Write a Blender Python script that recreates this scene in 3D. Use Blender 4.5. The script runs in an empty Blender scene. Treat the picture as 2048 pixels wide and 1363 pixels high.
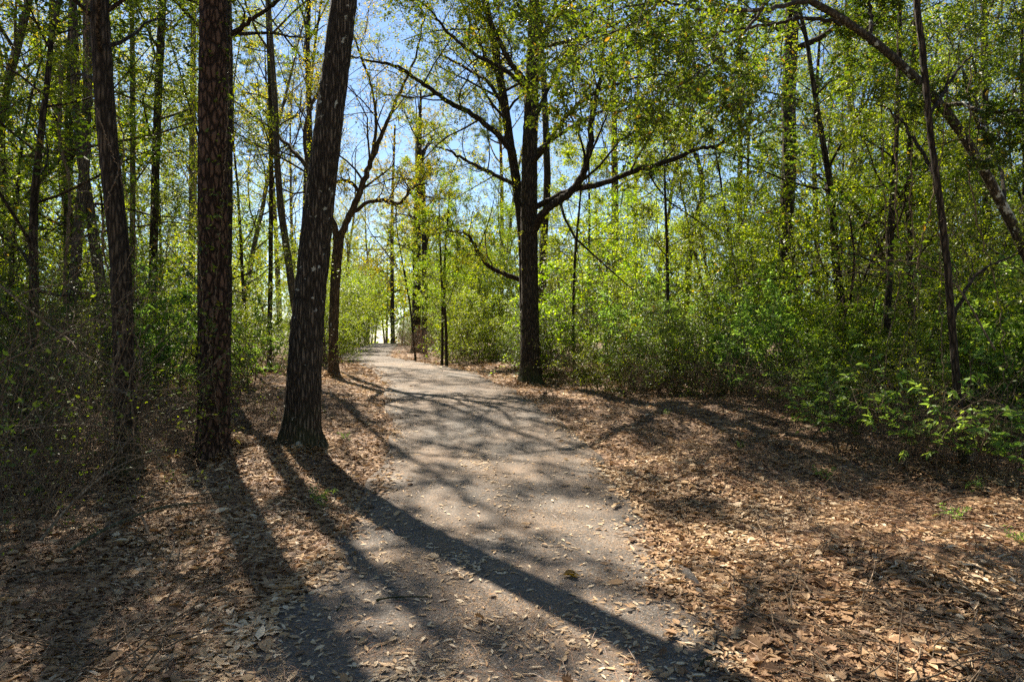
import bpy, math, random
import numpy as np
from mathutils import Matrix, Vector

# ------------------------------------------------------------------ camera, sky, sun, exposure
S = bpy.context.scene
COL = S.collection
R = math.radians
CAM_Z = 1.65
F = 1365.0                      # focal length in photo pixels (2048 wide)

cam_d = bpy.data.cameras.new('camera')
cam_d.lens, cam_d.sensor_width = 24.0, 36.0
cam_d.clip_start, cam_d.clip_end = 0.05, 5000
cam = bpy.data.objects.new('camera', cam_d)
cam.location = (0, 0, CAM_Z)
cam.rotation_euler = (R(90), 0, 0)
COL.objects.link(cam)
S.camera = cam

SUN_EL, SUN_AZ = 47.0, 29.0     # azimuth measured to the left of the view direction
w = bpy.data.worlds.new("World")
S.world = w
w.use_nodes = True
wn = w.node_tree.nodes
sky = wn.new('ShaderNodeTexSky')
sky.sky_type = 'NISHITA'
sky.sun_disc = False
sky.sun_elevation = R(SUN_EL)
sky.sun_rotation = R(-SUN_AZ)
sky.air_density, sky.dust_density, sky.ozone_density = 1.0, 0.1, 3.0
wn['Background'].inputs['Strength'].default_value = 0.05
w.node_tree.links.new(sky.outputs[0], wn['Background'].inputs[0])

sun_d = bpy.data.lights.new('sun', 'SUN')
sun_d.energy, sun_d.angle, sun_d.color = 5.0, R(0.53), (1.0, 0.90, 0.75)
sun = bpy.data.objects.new('sun', sun_d)
sd = Vector((-math.sin(R(SUN_AZ)) * math.cos(R(SUN_EL)), math.cos(R(SUN_AZ)) * math.cos(R(SUN_EL)), math.sin(R(SUN_EL))))
sun.rotation_euler = sd.to_track_quat('Z', 'Y').to_euler()
sun.location = sd * 60
COL.objects.link(sun)

vs = S.view_settings
vs.view_transform, vs.look, vs.gamma, vs.exposure = 'Standard', 'None', 1.0, 1.95
vs.use_curve_mapping = False
S.render.engine = 'CYCLES'
cy = S.cycles
cy.max_bounces, cy.diffuse_bounces, cy.glossy_bounces, cy.transmission_bounces = 6, 4, 2, 4
cy.sample_clamp_indirect = 6.0
cy.use_denoising = False

# ------------------------------------------------------------------ helpers: space
rng = np.random.default_rng(11)
random.seed(11)
UP = np.array((0.0, 0.0, 1.0))

GY = np.array([-60, 0, 6, 9, 12, 19, 30, 45, 65, 72, 95, 160, 400, 2500.])
GZ = np.array([0, 0, 0, .2, .5, .75, .8, .96, 1.41, 1.3, .2, -2, -8, -60.])
PY = np.array([-60, 3, 7, 9.35, 12, 15, 19, 24, 30, 34, 45, 65, 120.])
PX = np.array([-.3, -.17, -.13, -.35, -.85, -1.45, -2.4, -3.9, -6.0, -7.4, -9.3, -12.0, -16.])
PW = 1.32

def path_x(y):
    return np.interp(y, PY, PX)

def sstep(a, b, v):
    t = np.clip((v - a) / (b - a), 0, 1)
    return t * t * (3 - 2 * t)

def ground(x, y):
    x = np.asarray(x, float); y = np.asarray(y, float)
    z = np.interp(y, GY, GZ)
    off = np.abs(x - path_x(y)) - PW
    k = sstep(0.1, 1.6, off) * sstep(500, 90, y)
    n = .05 * np.sin(1.7 * x + .6 * y) + .04 * np.sin(.9 * x - 1.9 * y + 2) + .025 * np.sin(4.1 * x + 3.3 * y) + .02 * np.sin(5.7 * x - 4.9 * y + 1)
    berm = .12 * np.exp(-((x + 3.4) / 1.1) ** 2 - ((y - 8.6) / 1.6) ** 2) + .10 * np.exp(-((x + 2.9) / .8) ** 2 - ((y - 6.2) / 1.0) ** 2)
    return z + k * (n + .05) + berm

def P(px, py, d):
    """the point that stands d metres ahead at this place of the photograph"""
    return np.array(((px - 1024) / F * d, d, CAM_Z - (py - 681.5) / F * d))

def on_ground(px, py):
    for d in np.arange(2.5, 90, .05):
        q = P(px, py, d)
        if q[2] <= ground(q[0], q[1]):
            return q
    return P(px, py, 60)

def unit(v):
    v = np.asarray(v, float)
    return v / np.maximum(np.linalg.norm(v, axis=-1, keepdims=True), 1e-9)

def spline(pts, n):
    """Catmull-Rom through the points, n samples, any number of columns"""
    p = np.asarray(pts, float)
    if len(p) == 2:
        t = np.linspace(0, 1, n)[:, None]
        return p[0] * (1 - t) + p[1] * t
    q = np.vstack([2 * p[0] - p[1], p, 2 * p[-1] - p[-2]])
    u = np.linspace(0, len(p) - 1 - 1e-6, n)
    i = u.astype(int); t = (u - i)[:, None]
    a, b, c, d = q[i], q[i + 1], q[i + 2], q[i + 3]
    return .5 * (2 * b + (c - a) * t + (2 * a - 5 * b + 4 * c - d) * t ** 2 + (3 * b - a - 3 * c + d) * t ** 3)

# ------------------------------------------------------------------ helpers: meshes
class Acc:
    def __init__(self):
        self.v, self.f, self.m, self.r, self.n = [], [], [], [], 0

    def add(self, V, Fc, mat=0, rnd=0.5):
        V = np.asarray(V, float).reshape(-1, 3)
        Fc = np.asarray(Fc, int)
        self.v.append(V)
        self.f.append(Fc + self.n)
        self.m.append(np.full(len(Fc), mat))
        self.r.append(np.broadcast_to(np.asarray(rnd, float), (len(V),)).copy())
        self.n += len(V)

    def tube(self, pts, rad, sides=6, mat=0, rough=0.0, rnd=None, foot=None):
        pts = np.asarray(pts, float); n = len(pts)
        rad = np.broadcast_to(np.asarray(rad, float), (n,))
        t = unit(np.gradient(pts, axis=0))
        ref = np.array((1., 0, 0)) if abs(t[:, 0]).mean() < .8 else np.array((0, 1., 0))
        a = unit(ref - (t @ ref)[:, None] * t)
        b = np.cross(t, a)
        th = np.linspace(0, 2 * np.pi, sides, endpoint=False) + .3
        rr = rad[:, None] * np.ones(sides)
        if rough:
            lob = sum(np.sin(k * th + rng.uniform(0, 6)) * rng.uniform(.3, 1) for k in (2, 3, 5)) / 3
            rr = rr * (1 + rough * (lob[None, :] + .5 * rng.normal(size=(n, sides))))
        if foot is not None:
            lob = np.maximum(0, np.sin(5 * th + rng.uniform(0, 6)) * .6 + np.sin(3 * th + rng.uniform(0, 6)) * .6)
            rr = rr * (1 + .75 * np.exp(-foot / .17)[:, None] * lob[None])
            fur = np.sin(th * rng.integers(9, 12) + 1.5 * np.sin(foot * 2.1)[:, None] + foot[:, None] * .6) + .6 * np.sin(th * 17 + 2 * np.sin(foot * 3.3 + 1)[:, None])
            rr = rr * (1 + .018 * fur)
        ring = pts[:, None] + (rr * np.cos(th))[..., None] * a[:, None] + (rr * np.sin(th))[..., None] * b[:, None]
        i = np.arange(n - 1)[:, None] * sides; j = np.arange(sides)[None]; k = (j + 1) % sides
        q = np.stack([i + j, i + k, i + sides + k, i + sides + j], -1).reshape(-1, 4)
        self.add(ring.reshape(-1, 3), q, mat, rng.random() if rnd is None else rnd)

    def leaves(self, pos, axis, nor, L, W, shape='leaf', mat=1, droop=.12, fold=.25, rnd=None):
        N = len(pos)
        if N == 0:
            return
        axis = unit(axis)
        nor = unit(nor - (nor * axis).sum(1, keepdims=True) * axis)
        side = np.cross(axis, nor)
        L = np.broadcast_to(L, (N,))[:, None]; W = np.broadcast_to(W, (N,))[:, None]
        rnd = rng.random(N) if rnd is None else rnd
        base = np.arange(N)[:, None]
        if shape == 'quad':
            V = np.stack([pos, pos + axis * L * .45 + side * W * .5, pos + axis * L - nor * L * droop, pos + axis * L * .45 - side * W * .5], 1)
            self.add(V, base * 4 + np.arange(4)[None], mat, np.repeat(rnd, 4))
        elif shape == 'oak':
            T = np.array([(0, 0), (.12, .05), (.22, .20), (.32, .09), (.45, .30), (.55, .13), (.68, .27), (.78, .10), (.9, .13), (1, 0)])
            u = T[:, 0][None, :, None]; v = T[:, 1][None, :, None]; bend = -droop * (u ** 2)
            halves = [pos[:, None] + axis[:, None] * (L[:, None] * u) + (side[:, None] * s_ + nor[:, None] * fold) * (W[:, None] * v * 2) + nor[:, None] * (L[:, None] * bend) for s_ in (1, -1)]
            k = len(T)
            V = np.concatenate([halves[0], halves[1]], 1)
            f = np.concatenate([base * 2 * k + np.arange(k)[None], base * 2 * k + k + np.arange(k)[::-1][None]])
            self.add(V, f, mat, np.repeat(rnd, 2 * k))
        else:
            up = nor * W * fold
            V = np.stack([pos, pos + axis * L * .28 + side * W * .46 + up, pos + axis * L * .62 + side * W * .42 + up - nor * L * droop * .3,
                          pos + axis * L - nor * L * droop,
                          pos + axis * L * .62 - side * W * .42 + up - nor * L * droop * .3, pos + axis * L * .28 - side * W * .46 + up], 1)
            f = np.concatenate([base * 6 + np.array([[0, 1, 2, 3]]), base * 6 + np.array([[0, 3, 4, 5]])])
            self.add(V, f, mat, np.repeat(rnd, 6))

    def mesh(self, name, mats, smooth=True):
        me = bpy.data.meshes.new(name)
        if self.n == 0:
            return me
        V = np.concatenate(self.v)
        idx = np.concatenate([f.ravel() for f in self.f])
        tot = np.concatenate([np.full(len(f), f.shape[1]) for f in self.f])
        start = np.concatenate([[0], np.cumsum(tot)[:-1]])
        me.vertices.add(len(V)); me.vertices.foreach_set('co', V.astype(np.float32).ravel())
        me.loops.add(len(idx)); me.loops.foreach_set('vertex_index', idx.astype(np.int32))
        me.polygons.add(len(tot)); me.polygons.foreach_set('loop_start', start.astype(np.int32))
        me.polygons.foreach_set('material_index', np.concatenate(self.m).astype(np.int32))
        me.polygons.foreach_set('use_smooth', np.full(len(tot), smooth))
        me.attributes.new('rnd', 'FLOAT', 'POINT').data.foreach_set('value', np.concatenate(self.r).astype(np.float32))
        me.update(calc_edges=True)
        for m in mats:
            me.materials.append(m)
        return me

    def obj(self, name, mats, parent=None, smooth=True):
        o = bpy.data.objects.new(name, self.mesh(name, mats, smooth))
        COL.objects.link(o)
        if parent:
            o.parent = parent
        return o

def tag(o, label=None, cat=None, group=None, kind=None):
    if label: o['label'] = label
    if cat: o['category'] = cat
    if group: o['group'] = group
    if kind: o['kind'] = kind
    return o

def empty(name, loc=(0, 0, 0), rz=0.0, sc=1.0):
    o = bpy.data.objects.new(name, None)
    o.location = loc; o.rotation_euler = (0, 0, rz); o.scale = (sc, sc, sc)
    o.empty_display_size = .2
    COL.objects.link(o)
    return o

def copy_tree(o):
    c = o.copy(); COL.objects.link(c)
    for ch in list(o.children):
        k = ch.copy(); COL.objects.link(k); k.parent = c
    return c

# ------------------------------------------------------------------ materials
def mat(name):
    m = bpy.data.materials.new(name); m.use_nodes = True
    nt = m.node_tree; nt.nodes.clear()
    out = nt.nodes.new('ShaderNodeOutputMaterial')
    return m, nt, out

def N(nt, kind, **kw):
    n = nt.nodes.new('ShaderNode' + kind)
    for k, v in kw.items():
        if hasattr(n, k) and k not in n.inputs:
            setattr(n, k, v)
        else:
            n.inputs[k].default_value = v
    return n

def ramp(nt, fac, stops, interp='LINEAR'):
    r = nt.nodes.new('ShaderNodeValToRGB'); r.color_ramp.interpolation = interp
    e = r.color_ramp.elements
    while len(e) < len(stops): e.new(.5)
    for i, (p, c) in enumerate(stops):
        e[i].position = p; e[i].color = (*c, 1) if len(c) == 3 else c
    nt.links.new(fac, r.inputs[0])
    return r.outputs[0]

def mixc(nt, fac, a, b, mode='MIX'):
    m = nt.nodes.new('ShaderNodeMix'); m.data_type = 'RGBA'; m.blend_type = mode
    for s, v in ((m.inputs[0], fac), (m.inputs[6], a), (m.inputs[7], b)):
        if isinstance(v, (int, float)): s.default_value = v
        elif isinstance(v, tuple): s.default_value = (*v, 1)
        else: nt.links.new(v, s)
    return m.outputs[2]

def leaf_mat(name, stops, trans=.6, tint=(1.16, 1.16, .4), gloss=.025, rough=.5, vary=1.0):
    m, nt, out = mat(name)
    at = N(nt, 'Attribute', attribute_name='rnd')
    oi = N(nt, 'ObjectInfo')
    c = ramp(nt, at.outputs['Fac'], stops)
    hs = N(nt, 'HueSaturation')
    mr = N(nt, 'MapRange'); nt.links.new(oi.outputs['Random'], mr.inputs[0]); mr.inputs[3].default_value = .5 - .019 * vary; mr.inputs[4].default_value = .5 + .012 * vary
    r2 = N(nt, 'Math', operation='MULTIPLY'); nt.links.new(oi.outputs['Random'], r2.inputs[0]); r2.inputs[1].default_value = 7.31
    r3 = N(nt, 'Math', operation='FRACT'); nt.links.new(r2.outputs[0], r3.inputs[0])
    mv = N(nt, 'MapRange'); nt.links.new(r3.outputs[0], mv.inputs[0]); mv.inputs[3].default_value = 1 - .30 * vary; mv.inputs[4].default_value = 1 + .25 * vary
    nt.links.new(c, hs.inputs['Color']); nt.links.new(mr.outputs[0], hs.inputs['Hue']); nt.links.new(mv.outputs[0], hs.inputs['Value'])
    c = hs.outputs[0]
    df = N(nt, 'BsdfDiffuse'); nt.links.new(c, df.inputs[0])
    tr = N(nt, 'BsdfTranslucent'); nt.links.new(mixc(nt, 1.0, c, tint, 'MULTIPLY'), tr.inputs[0])
    mx = N(nt, 'MixShader', Fac=trans); nt.links.new(df.outputs[0], mx.inputs[1]); nt.links.new(tr.outputs[0], mx.inputs[2])
    gl = N(nt, 'BsdfGlossy', Roughness=rough); gl.inputs[0].default_value = (1, 1, 1, 1)
    lw = N(nt, 'LayerWeight', Blend=.25)
    mm = N(nt, 'Math', operation='MULTIPLY_ADD'); nt.links.new(lw.outputs['Facing'], mm.inputs[0]); mm.inputs[1].default_value = gloss * 2; mm.inputs[2].default_value = gloss * .4
    m2 = N(nt, 'MixShader'); nt.links.new(mm.outputs[0], m2.inputs[0]); nt.links.new(mx.outputs[0], m2.inputs[1]); nt.links.new(gl.outputs[0], m2.inputs[2])
    nt.links.new(m2.outputs[0], out.inputs[0])
    return m

def bark_mat(name, dark, light, scale=(9, 9, 1.6), bump=.6, lichen=0.0, moss=0.0, plates=False, lich_col=(.42, .42, .37)):
    m, nt, out = mat(name)
    tc = N(nt, 'TexCoord')
    mp = N(nt, 'Mapping'); mp.inputs['Scale'].default_value = scale
    nt.links.new(tc.outputs['Object'], mp.inputs[0])
    nz = N(nt, 'TexNoise', Scale=1.6, Detail=6.0, Roughness=.65); nt.links.new(mp.outputs[0], nz.inputs['Vector'])
    wv = N(nt, 'VectorMath', operation='MULTIPLY_ADD'); wv.inputs[1].default_value = (.55, .55, .55)
    nt.links.new(nz.outputs['Color'], wv.inputs[0]); nt.links.new(mp.outputs[0], wv.inputs[2])
    vo = N(nt, 'TexVoronoi', feature='DISTANCE_TO_EDGE', Scale=1.0); nt.links.new(wv.outputs[0], vo.inputs['Vector'])
    edge = N(nt, 'MapRange'); nt.links.new(vo.outputs[0], edge.inputs[0]); edge.inputs[2].default_value = .28 if not plates else .2
    fine = N(nt, 'TexNoise', Scale=38.0, Detail=4.0); nt.links.new(tc.outputs['Object'], fine.inputs['Vector'])
    ht = N(nt, 'Math', operation='MULTIPLY_ADD'); nt.links.new(fine.outputs[0], ht.inputs[0]); ht.inputs[1].default_value = .4; nt.links.new(edge.outputs[0], ht.inputs[2])
    hb = N(nt, 'Math', operation='MULTIPLY'); nt.links.new(ht.outputs[0], hb.inputs[0]); hb.inputs[1].default_value = .74; ht = hb
    mid = tuple(.5 * (a + b) for a, b in zip(dark, light))
    col = ramp(nt, ht.outputs[0], [(.1, dark), (.7, mid), (1.0, light)])
    big = N(nt, 'TexNoise', Scale=2.2, Detail=3.0); nt.links.new(tc.outputs['Object'], big.inputs['Vector'])
    col = mixc(nt, .5, col, ramp(nt, big.outputs[0], [(.3, (.55, .5, .45)), (.7, (1.35, 1.3, 1.25))]), 'MULTIPLY')
    if lichen:
        ln = N(nt, 'TexNoise', Scale=11.0, Detail=3.0, Roughness=.55); nt.links.new(tc.outputs['Object'], ln.inputs['Vector'])
        lb = N(nt, 'TexNoise', Scale=1.1, Detail=2.0); nt.links.new(tc.outputs['Object'], lb.inputs['Vector'])
        sm = N(nt, 'Math', operation='MULTIPLY_ADD'); nt.links.new(lb.outputs[0], sm.inputs[0]); sm.inputs[1].default_value = .35; nt.links.new(ln.outputs[0], sm.inputs[2])
        msk = ramp(nt, sm.outputs[0], [(.86 - .1 * lichen, (0, 0, 0)), (.90 - .1 * lichen, (1, 1, 1))])
        col = mixc(nt, msk, col, lich_col)
    if moss:
        sx = N(nt, 'SeparateXYZ'); nt.links.new(tc.outputs['Object'], sx.inputs[0])
        mz = N(nt, 'MapRange'); nt.links.new(sx.outputs['Z'], mz.inputs[0]); mz.inputs[1].default_value = 1.0; mz.inputs[2].default_value = 0.0
        mn = N(nt, 'TexNoise', Scale=5.0, Detail=5.0); nt.links.new(tc.outputs['Object'], mn.inputs['Vector'])
        mu = N(nt, 'Math', operation='MULTIPLY'); nt.links.new(mz.outputs[0], mu.inputs[0]); nt.links.new(mn.outputs[0], mu.inputs[1])
        col = mixc(nt, ramp(nt, mu.outputs[0], [(.22, (0, 0, 0)), (.5, (moss, moss, moss))]), col, (.05, .07, .018))
    bs = N(nt, 'BsdfPrincipled', Roughness=.9)
    bs.inputs['Specular IOR Level'].default_value = .15
    nt.links.new(col, bs.inputs['Base Color'])
    if bump:
        bp = N(nt, 'Bump', Strength=bump, Distance=.03); nt.links.new(ht.outputs[0], bp.inputs['Height']); nt.links.new(bp.outputs[0], bs.inputs['Normal'])
    nt.links.new(bs.outputs[0], out.inputs[0])
    return m

BARK_PINE = bark_mat('pine_bark', (.012, .008, .006), (.135, .084, .06), (19, 19, 6.5), 1.0, plates=True)
BARK_OAK = bark_mat('oak_bark', (.014, .011, .009), (.15, .122, .095), (30, 30, 4.2), 1.0, lichen=.15, moss=.3)
BARK_GREY = bark_mat('grey_bark', (.045, .038, .03), (.21, .175, .135), (24, 24, 4), .7, lichen=.2, moss=.4)
BARK_DARK = bark_mat('dark_bark', (.012, .009, .007), (.11, .086, .063), (28, 28, 4.5), .8, lichen=.0, moss=.5)
BARK_TAN = bark_mat('tan_bark', (.035, .024, .016), (.16, .115, .075), (22, 22, 4), .6, lichen=.1)
BARK_PALE = bark_mat('mottled_bark', (.025, .02, .014), (.13, .108, .078), (26, 26, 6), .4, lichen=.7)
TWIG = bark_mat('twig_bark', (.05, .038, .027), (.19, .145, .105), (40, 40, 20), 0)
DEAD = bark_mat('dead_twig', (.07, .05, .033), (.33, .25, .17), (40, 40, 20), 0)

L_SPRING = leaf_mat('spring_leaf', [(0, (.05, .085, .008)), (.4, (.14, .20, .012)), (.8, (.30, .32, .018)), (.95, (.42, .40, .02)), (1, (.42, .25, .02))])
L_YELLOW = leaf_mat('yellow_leaf', [(0, (.10, .13, .015)), (.5, (.28, .28, .02)), (1, (.54, .38, .02))])
L_GREEN = leaf_mat('green_leaf', [(0, (.05, .09, .010)), (.5, (.15, .22, .014)), (1, (.32, .38, .02))], gloss=.05)
L_DARK = leaf_mat('dark_leaf', [(0, (.03, .06, .010)), (.5, (.07, .12, .014)), (.93, (.15, .20, .02)), (1, (.24, .13, .03))], trans=.5, gloss=.045, rough=.5)
L_BRIGHT = leaf_mat('bright_leaf', [(0, (.08, .15, .010)), (.5, (.19, .29, .014)), (1, (.38, .46, .02))])
L_GLOSSY = leaf_mat('glossy_leaf', [(0, (.04, .075, .010)), (.5, (.09, .15, .014)), (.93, (.20, .26, .02)), (1, (.30, .16, .03))], trans=.5, gloss=.04, rough=.5)
L_FRESH = leaf_mat('fresh_leaf', [(0, (.09, .19, .04)), (.5, (.18, .33, .065)), (1, (.30, .44, .10))], tint=(1.2, 1.15, .6))
L_NEEDLE = leaf_mat('pine_needle', [(0, (.05, .09, .035)), (1, (.11, .16, .06))], trans=.4)
L_BROWN = leaf_mat('withered_leaf', [(0, (.10, .05, .02)), (1, (.22, .12, .05))], trans=.4, tint=(1.1, .9, .6))
L_LITTER = leaf_mat('fallen_leaf', [(0, (.10, .058, .032)), (.2, (.21, .12, .062)), (.5, (.36, .225, .118)), (.85, (.48, .335, .19)), (1, (.62, .49, .33))], trans=.15, tint=(1, .88, .65), gloss=.02, rough=.6, vary=0.0)
L_STRAW = leaf_mat('fallen_needle', [(0, (.15, .065, .03)), (1, (.30, .15, .075))], trans=.1, tint=(1, .9, .7), gloss=.04, vary=0.0)

# ------------------------------------------------------------------ the ground and the path
def grid_mesh(xs, ys, zf):
    X, Y = np.meshgrid(xs, ys)
    V = np.stack([X, Y, zf(X, Y)], -1).reshape(-1, 3)
    nx, ny = len(xs), len(ys)
    i = np.arange(ny - 1)[:, None] * nx; j = np.arange(nx - 1)[None]
    f = np.stack([i + j, i + j + 1, i + nx + j + 1, i + nx + j], -1).reshape(-1, 4)
    a = Acc(); a.add(V, f); return a

def soil_mat():
    m, nt, out = mat('leaf_strewn_soil')
    tc = N(nt, 'TexCoord')
    n1 = N(nt, 'TexNoise', Scale=.9, Detail=5.0); nt.links.new(tc.outputs['Object'], n1.inputs['Vector'])
    v1 = N(nt, 'TexVoronoi', Scale=16.0); nt.links.new(tc.outputs['Object'], v1.inputs['Vector'])
    sp = N(nt, 'SeparateColor'); nt.links.new(v1.outputs['Color'], sp.inputs[0])
    c = ramp(nt, sp.outputs[0], [(0, (.05, .03, .018)), (.4, (.13, .08, .048)), (.8, (.24, .155, .095)), (1, (.34, .24, .16))])
    c = mixc(nt, .6, c, ramp(nt, n1.outputs[0], [(.3, (.5, .45, .4)), (.7, (1.2, 1.15, 1.1))]), 'MULTIPLY')
    bs = N(nt, 'BsdfPrincipled', Roughness=.95); nt.links.new(c, bs.inputs['Base Color'])
    bp = N(nt, 'Bump', Strength=.7, Distance=.04); nt.links.new(v1.outputs['Distance'], bp.inputs['Height']); nt.links.new(bp.outputs[0], bs.inputs['Normal'])
    nt.links.new(bs.outputs[0], out.inputs[0])
    return m

xs = np.concatenate([[-2500, -800, -300, -120, -70, -45], np.arange(-34, 34.1, .35), [45, 70, 120, 300, 800, 2500]])
ys = np.concatenate([[-60, -20, -6], np.arange(0, 34, .25), np.arange(34, 100, 1.0), [110, 130, 160, 220, 400, 900, 2500]])
g = grid_mesh(xs, ys, ground).obj('ground', [soil_mat()])
tag(g, kind='structure')

def asphalt_mat():
    m, nt, out = mat('worn_asphalt')
    tc = N(nt, 'TexCoord')
    ag = N(nt, 'TexVoronoi', Scale=130.0); nt.links.new(tc.outputs['Object'], ag.inputs['Vector'])
    sp = N(nt, 'SeparateColor'); nt.links.new(ag.outputs['Color'], sp.inputs[0])
    c = ramp(nt, sp.outputs[0], [(0, (.05, .045, .04)), (.5, (.078, .070, .062)), (.9, (.115, .103, .09)), (1, (.33, .30, .27))])
    n1 = N(nt, 'TexNoise', Scale=1.3, Detail=6.0, Roughness=.6); nt.links.new(tc.outputs['Object'], n1.inputs['Vector'])
    c = mixc(nt, .55, c, ramp(nt, n1.outputs[0], [(.3, (.7, .69, .68)), (.7, (1.3, 1.25, 1.17))]), 'MULTIPLY')
    n2 = N(nt, 'TexNoise', Scale=.8, Detail=7.0, Roughness=.7); nt.links.new(tc.outputs['Object'], n2.inputs['Vector'])
    n3 = N(nt, 'TexNoise', Scale=55.0, Detail=3.0); nt.links.new(tc.outputs['Object'], n3.inputs['Vector'])
    sm = N(nt, 'Math', operation='MULTIPLY'); nt.links.new(n2.outputs[0], sm.inputs[0]); nt.links.new(n3.outputs[0], sm.inputs[1])
    c = mixc(nt, ramp(nt, sm.outputs[0], [(.20, (0, 0, 0)), (.34, (.8, .8, .8))]), c, (.185, .125, .08))
    cw = N(nt, 'TexNoise', Scale=2.5, Detail=5.0); nt.links.new(tc.outputs['Object'], cw.inputs['Vector'])
    ca = N(nt, 'VectorMath', operation='MULTIPLY_ADD'); ca.inputs[1].default_value = (.6, .6, .6); nt.links.new(cw.outputs['Color'], ca.inputs[0]); nt.links.new(tc.outputs['Object'], ca.inputs[2])
    cv = N(nt, 'TexVoronoi', feature='DISTANCE_TO_EDGE', Scale=.55); nt.links.new(ca.outputs[0], cv.inputs['Vector'])
    c = mixc(nt, ramp(nt, cv.outputs[0], [(.003, (.7, .7, .7)), (.009, (0, 0, 0))]), c, (.05, .04, .032))
    bs = N(nt, 'BsdfPrincipled', Roughness=.88); nt.links.new(c, bs.inputs['Base Color'])
    bs.inputs['Specular IOR Level'].default_value = .3
    bp = N(nt, 'Bump', Strength=.5, Distance=.006); nt.links.new(ag.outputs['Distance'], bp.inputs['Height']); nt.links.new(bp.outputs[0], bs.inputs['Normal'])
    nt.links.new(bs.outputs[0], out.inputs[0])
    return m

ysp = np.concatenate([np.arange(-8, 40, .12), np.arange(40, 90, .5)])
us = np.array([-1.02, -1, -.8, -.5, -.2, 0, .2, .5, .8, 1, 1.02])
wl = PW * (1 + .035 * np.sin(ysp * 1.1) + .03 * np.sin(ysp * 2.7 + 1) + .015 * np.sin(ysp * 6.1))
wr = PW * (1 + .035 * np.sin(ysp * 1.3 + 2) + .03 * np.sin(ysp * 3.1) + .015 * np.sin(ysp * 5.3 + 1))
X = path_x(ysp)[:, None] + np.where(us[None] < 0, us[None] * wl[:, None], us[None] * wr[:, None])
Z = np.interp(ysp, GY, GZ)[:, None] + .035 - np.where(abs(us) > 1.01, .09, 0)[None] + .012 * (1 - us ** 2)[None]
Vp = np.stack([X, np.broadcast_to(ysp[:, None], X.shape), Z], -1).reshape(-1, 3)
nx = len(us); i = np.arange(len(ysp) - 1)[:, None] * nx; j = np.arange(nx - 1)[None]
ap = Acc(); ap.add(Vp, np.stack([i + j, i + j + 1, i + nx + j + 1, i + nx + j], -1).reshape(-1, 4))
tag(ap.obj('path', [asphalt_mat()]), kind='structure')

def surf(x, y):
    """height of whatever lies on top: path or ground"""
    u = np.abs(x - path_x(y)) / PW
    return np.where(u < 1.0, np.interp(y, GY, GZ) + .037 + .012 * (1 - np.minimum(u, 1) ** 2), ground(x, y))

# ------------------------------------------------------------------ growing branches
def wander(start, d, L, n, wob, up=0.0):
    d = unit(d); pts = [np.asarray(start, float)]
    st = L / (n - 1)
    for _ in range(n - 1):
        d = unit(d + rng.normal(size=3) * wob + UP * up)
        pts.append(pts[-1] + d * st)
    return np.array(pts)

def at_t(pts, t):
    u = t * (len(pts) - 1); i = min(int(u), len(pts) - 2); f = u - i
    return pts[i] * (1 - f) + pts[i + 1] * f, unit(pts[i + 1] - pts[i])

def side_dir(d, ang, az):
    a = unit(np.cross(d, UP if abs(d[2]) < .95 else np.array((1., 0, 0)))); b = np.cross(d, a)
    return unit(d * math.cos(ang) + (a * math.cos(az) + b * math.sin(az)) * math.sin(ang))

class Spec:
    """how a kind branches: per level children, angle, length ratio, wobble, upward pull"""
    def __init__(s, n=(8, 6), ang=(50, 45), ratio=(.5, .45), wob=.14, up=.05, t0=.25, flat=0.0, rr=.6, minr=.0018):
        s.n, s.ang, s.ratio, s.wob, s.up, s.t0, s.flat, s.rr, s.minr = n, ang, ratio, wob, up, t0, flat, rr, minr

def sprout(wood, twigacc, pts, rad, sp, lvl, twigs, L=None):
    """side branches along a polyline; the last level goes to twigacc and its polylines into twigs"""
    if lvl >= len(sp.n):
        return
    L = np.linalg.norm(np.diff(pts, axis=0), axis=1).sum() if L is None else L
    last = lvl == len(sp.n) - 1
    az = rng.uniform(0, 6.28)
    for k in range(sp.n[lvl]):
        t = sp.t0 + (1 - sp.t0) * (k + rng.uniform(.1, .9)) / sp.n[lvl]
        q, d = at_t(pts, min(t, .999)); az += 2.4 + rng.normal() * .4
        nd = side_dir(d, R(sp.ang[lvl]) * rng.uniform(.7, 1.3), az)
        if sp.flat:
            nd = unit(nd * np.array((1, 1, 1 - sp.flat)))
        l = L * sp.ratio[lvl] * (1.15 - .6 * t) * rng.uniform(.7, 1.3)
        r = max(np.interp(t, np.linspace(0, 1, len(rad)), rad) * sp.rr, sp.minr)
        if last: r = min(r, .006)
        n = 4 if last else 6
        p = wander(q, nd, l, n, sp.wob, sp.up)
        rr = np.linspace(r, max(r * .3, sp.minr * .8), n)
        (twigacc if last else wood).tube(p, rr, 3 if last else (4 if r < .02 else 5))
        if last:
            twigs.append(p)
        else:
            sprout(wood, twigacc, p, rr, sp, lvl + 1, twigs)
    if last:
        twigs.append(pts[len(pts) // 2:])

def leaf_twigs(acc, twigs, per, L, W, shape='quad', mat=1, tilt=.6, spread=.02, t0=.15, hang=0.0):
    if not twigs or per <= 0:
        return
    ps, ax = [], []
    for p in twigs:
        k = rng.poisson(per)
        if k == 0: continue
        t = t0 + (1 - t0) * rng.random(k)
        u = t * (len(p) - 1); i = np.minimum(u.astype(int), len(p) - 2); f = (u - i)[:, None]
        ps.append(p[i] * (1 - f) + p[i + 1] * f); ax.append(unit(p[i + 1] - p[i]))
    pos = np.concatenate(ps); d = np.concatenate(ax); n = len(pos)
    axis = unit(d * .5 + unit(rng.normal(size=(n, 3))) * np.array((1, 1, .6)) - UP * hang)
    nor = UP + rng.normal(size=(n, 3)) * tilt
    s = rng.uniform(.6, 1.25, n)
    acc.leaves(pos + rng.normal(size=(n, 3)) * spread, axis, nor, L * s, W * s, shape, mat)

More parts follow.
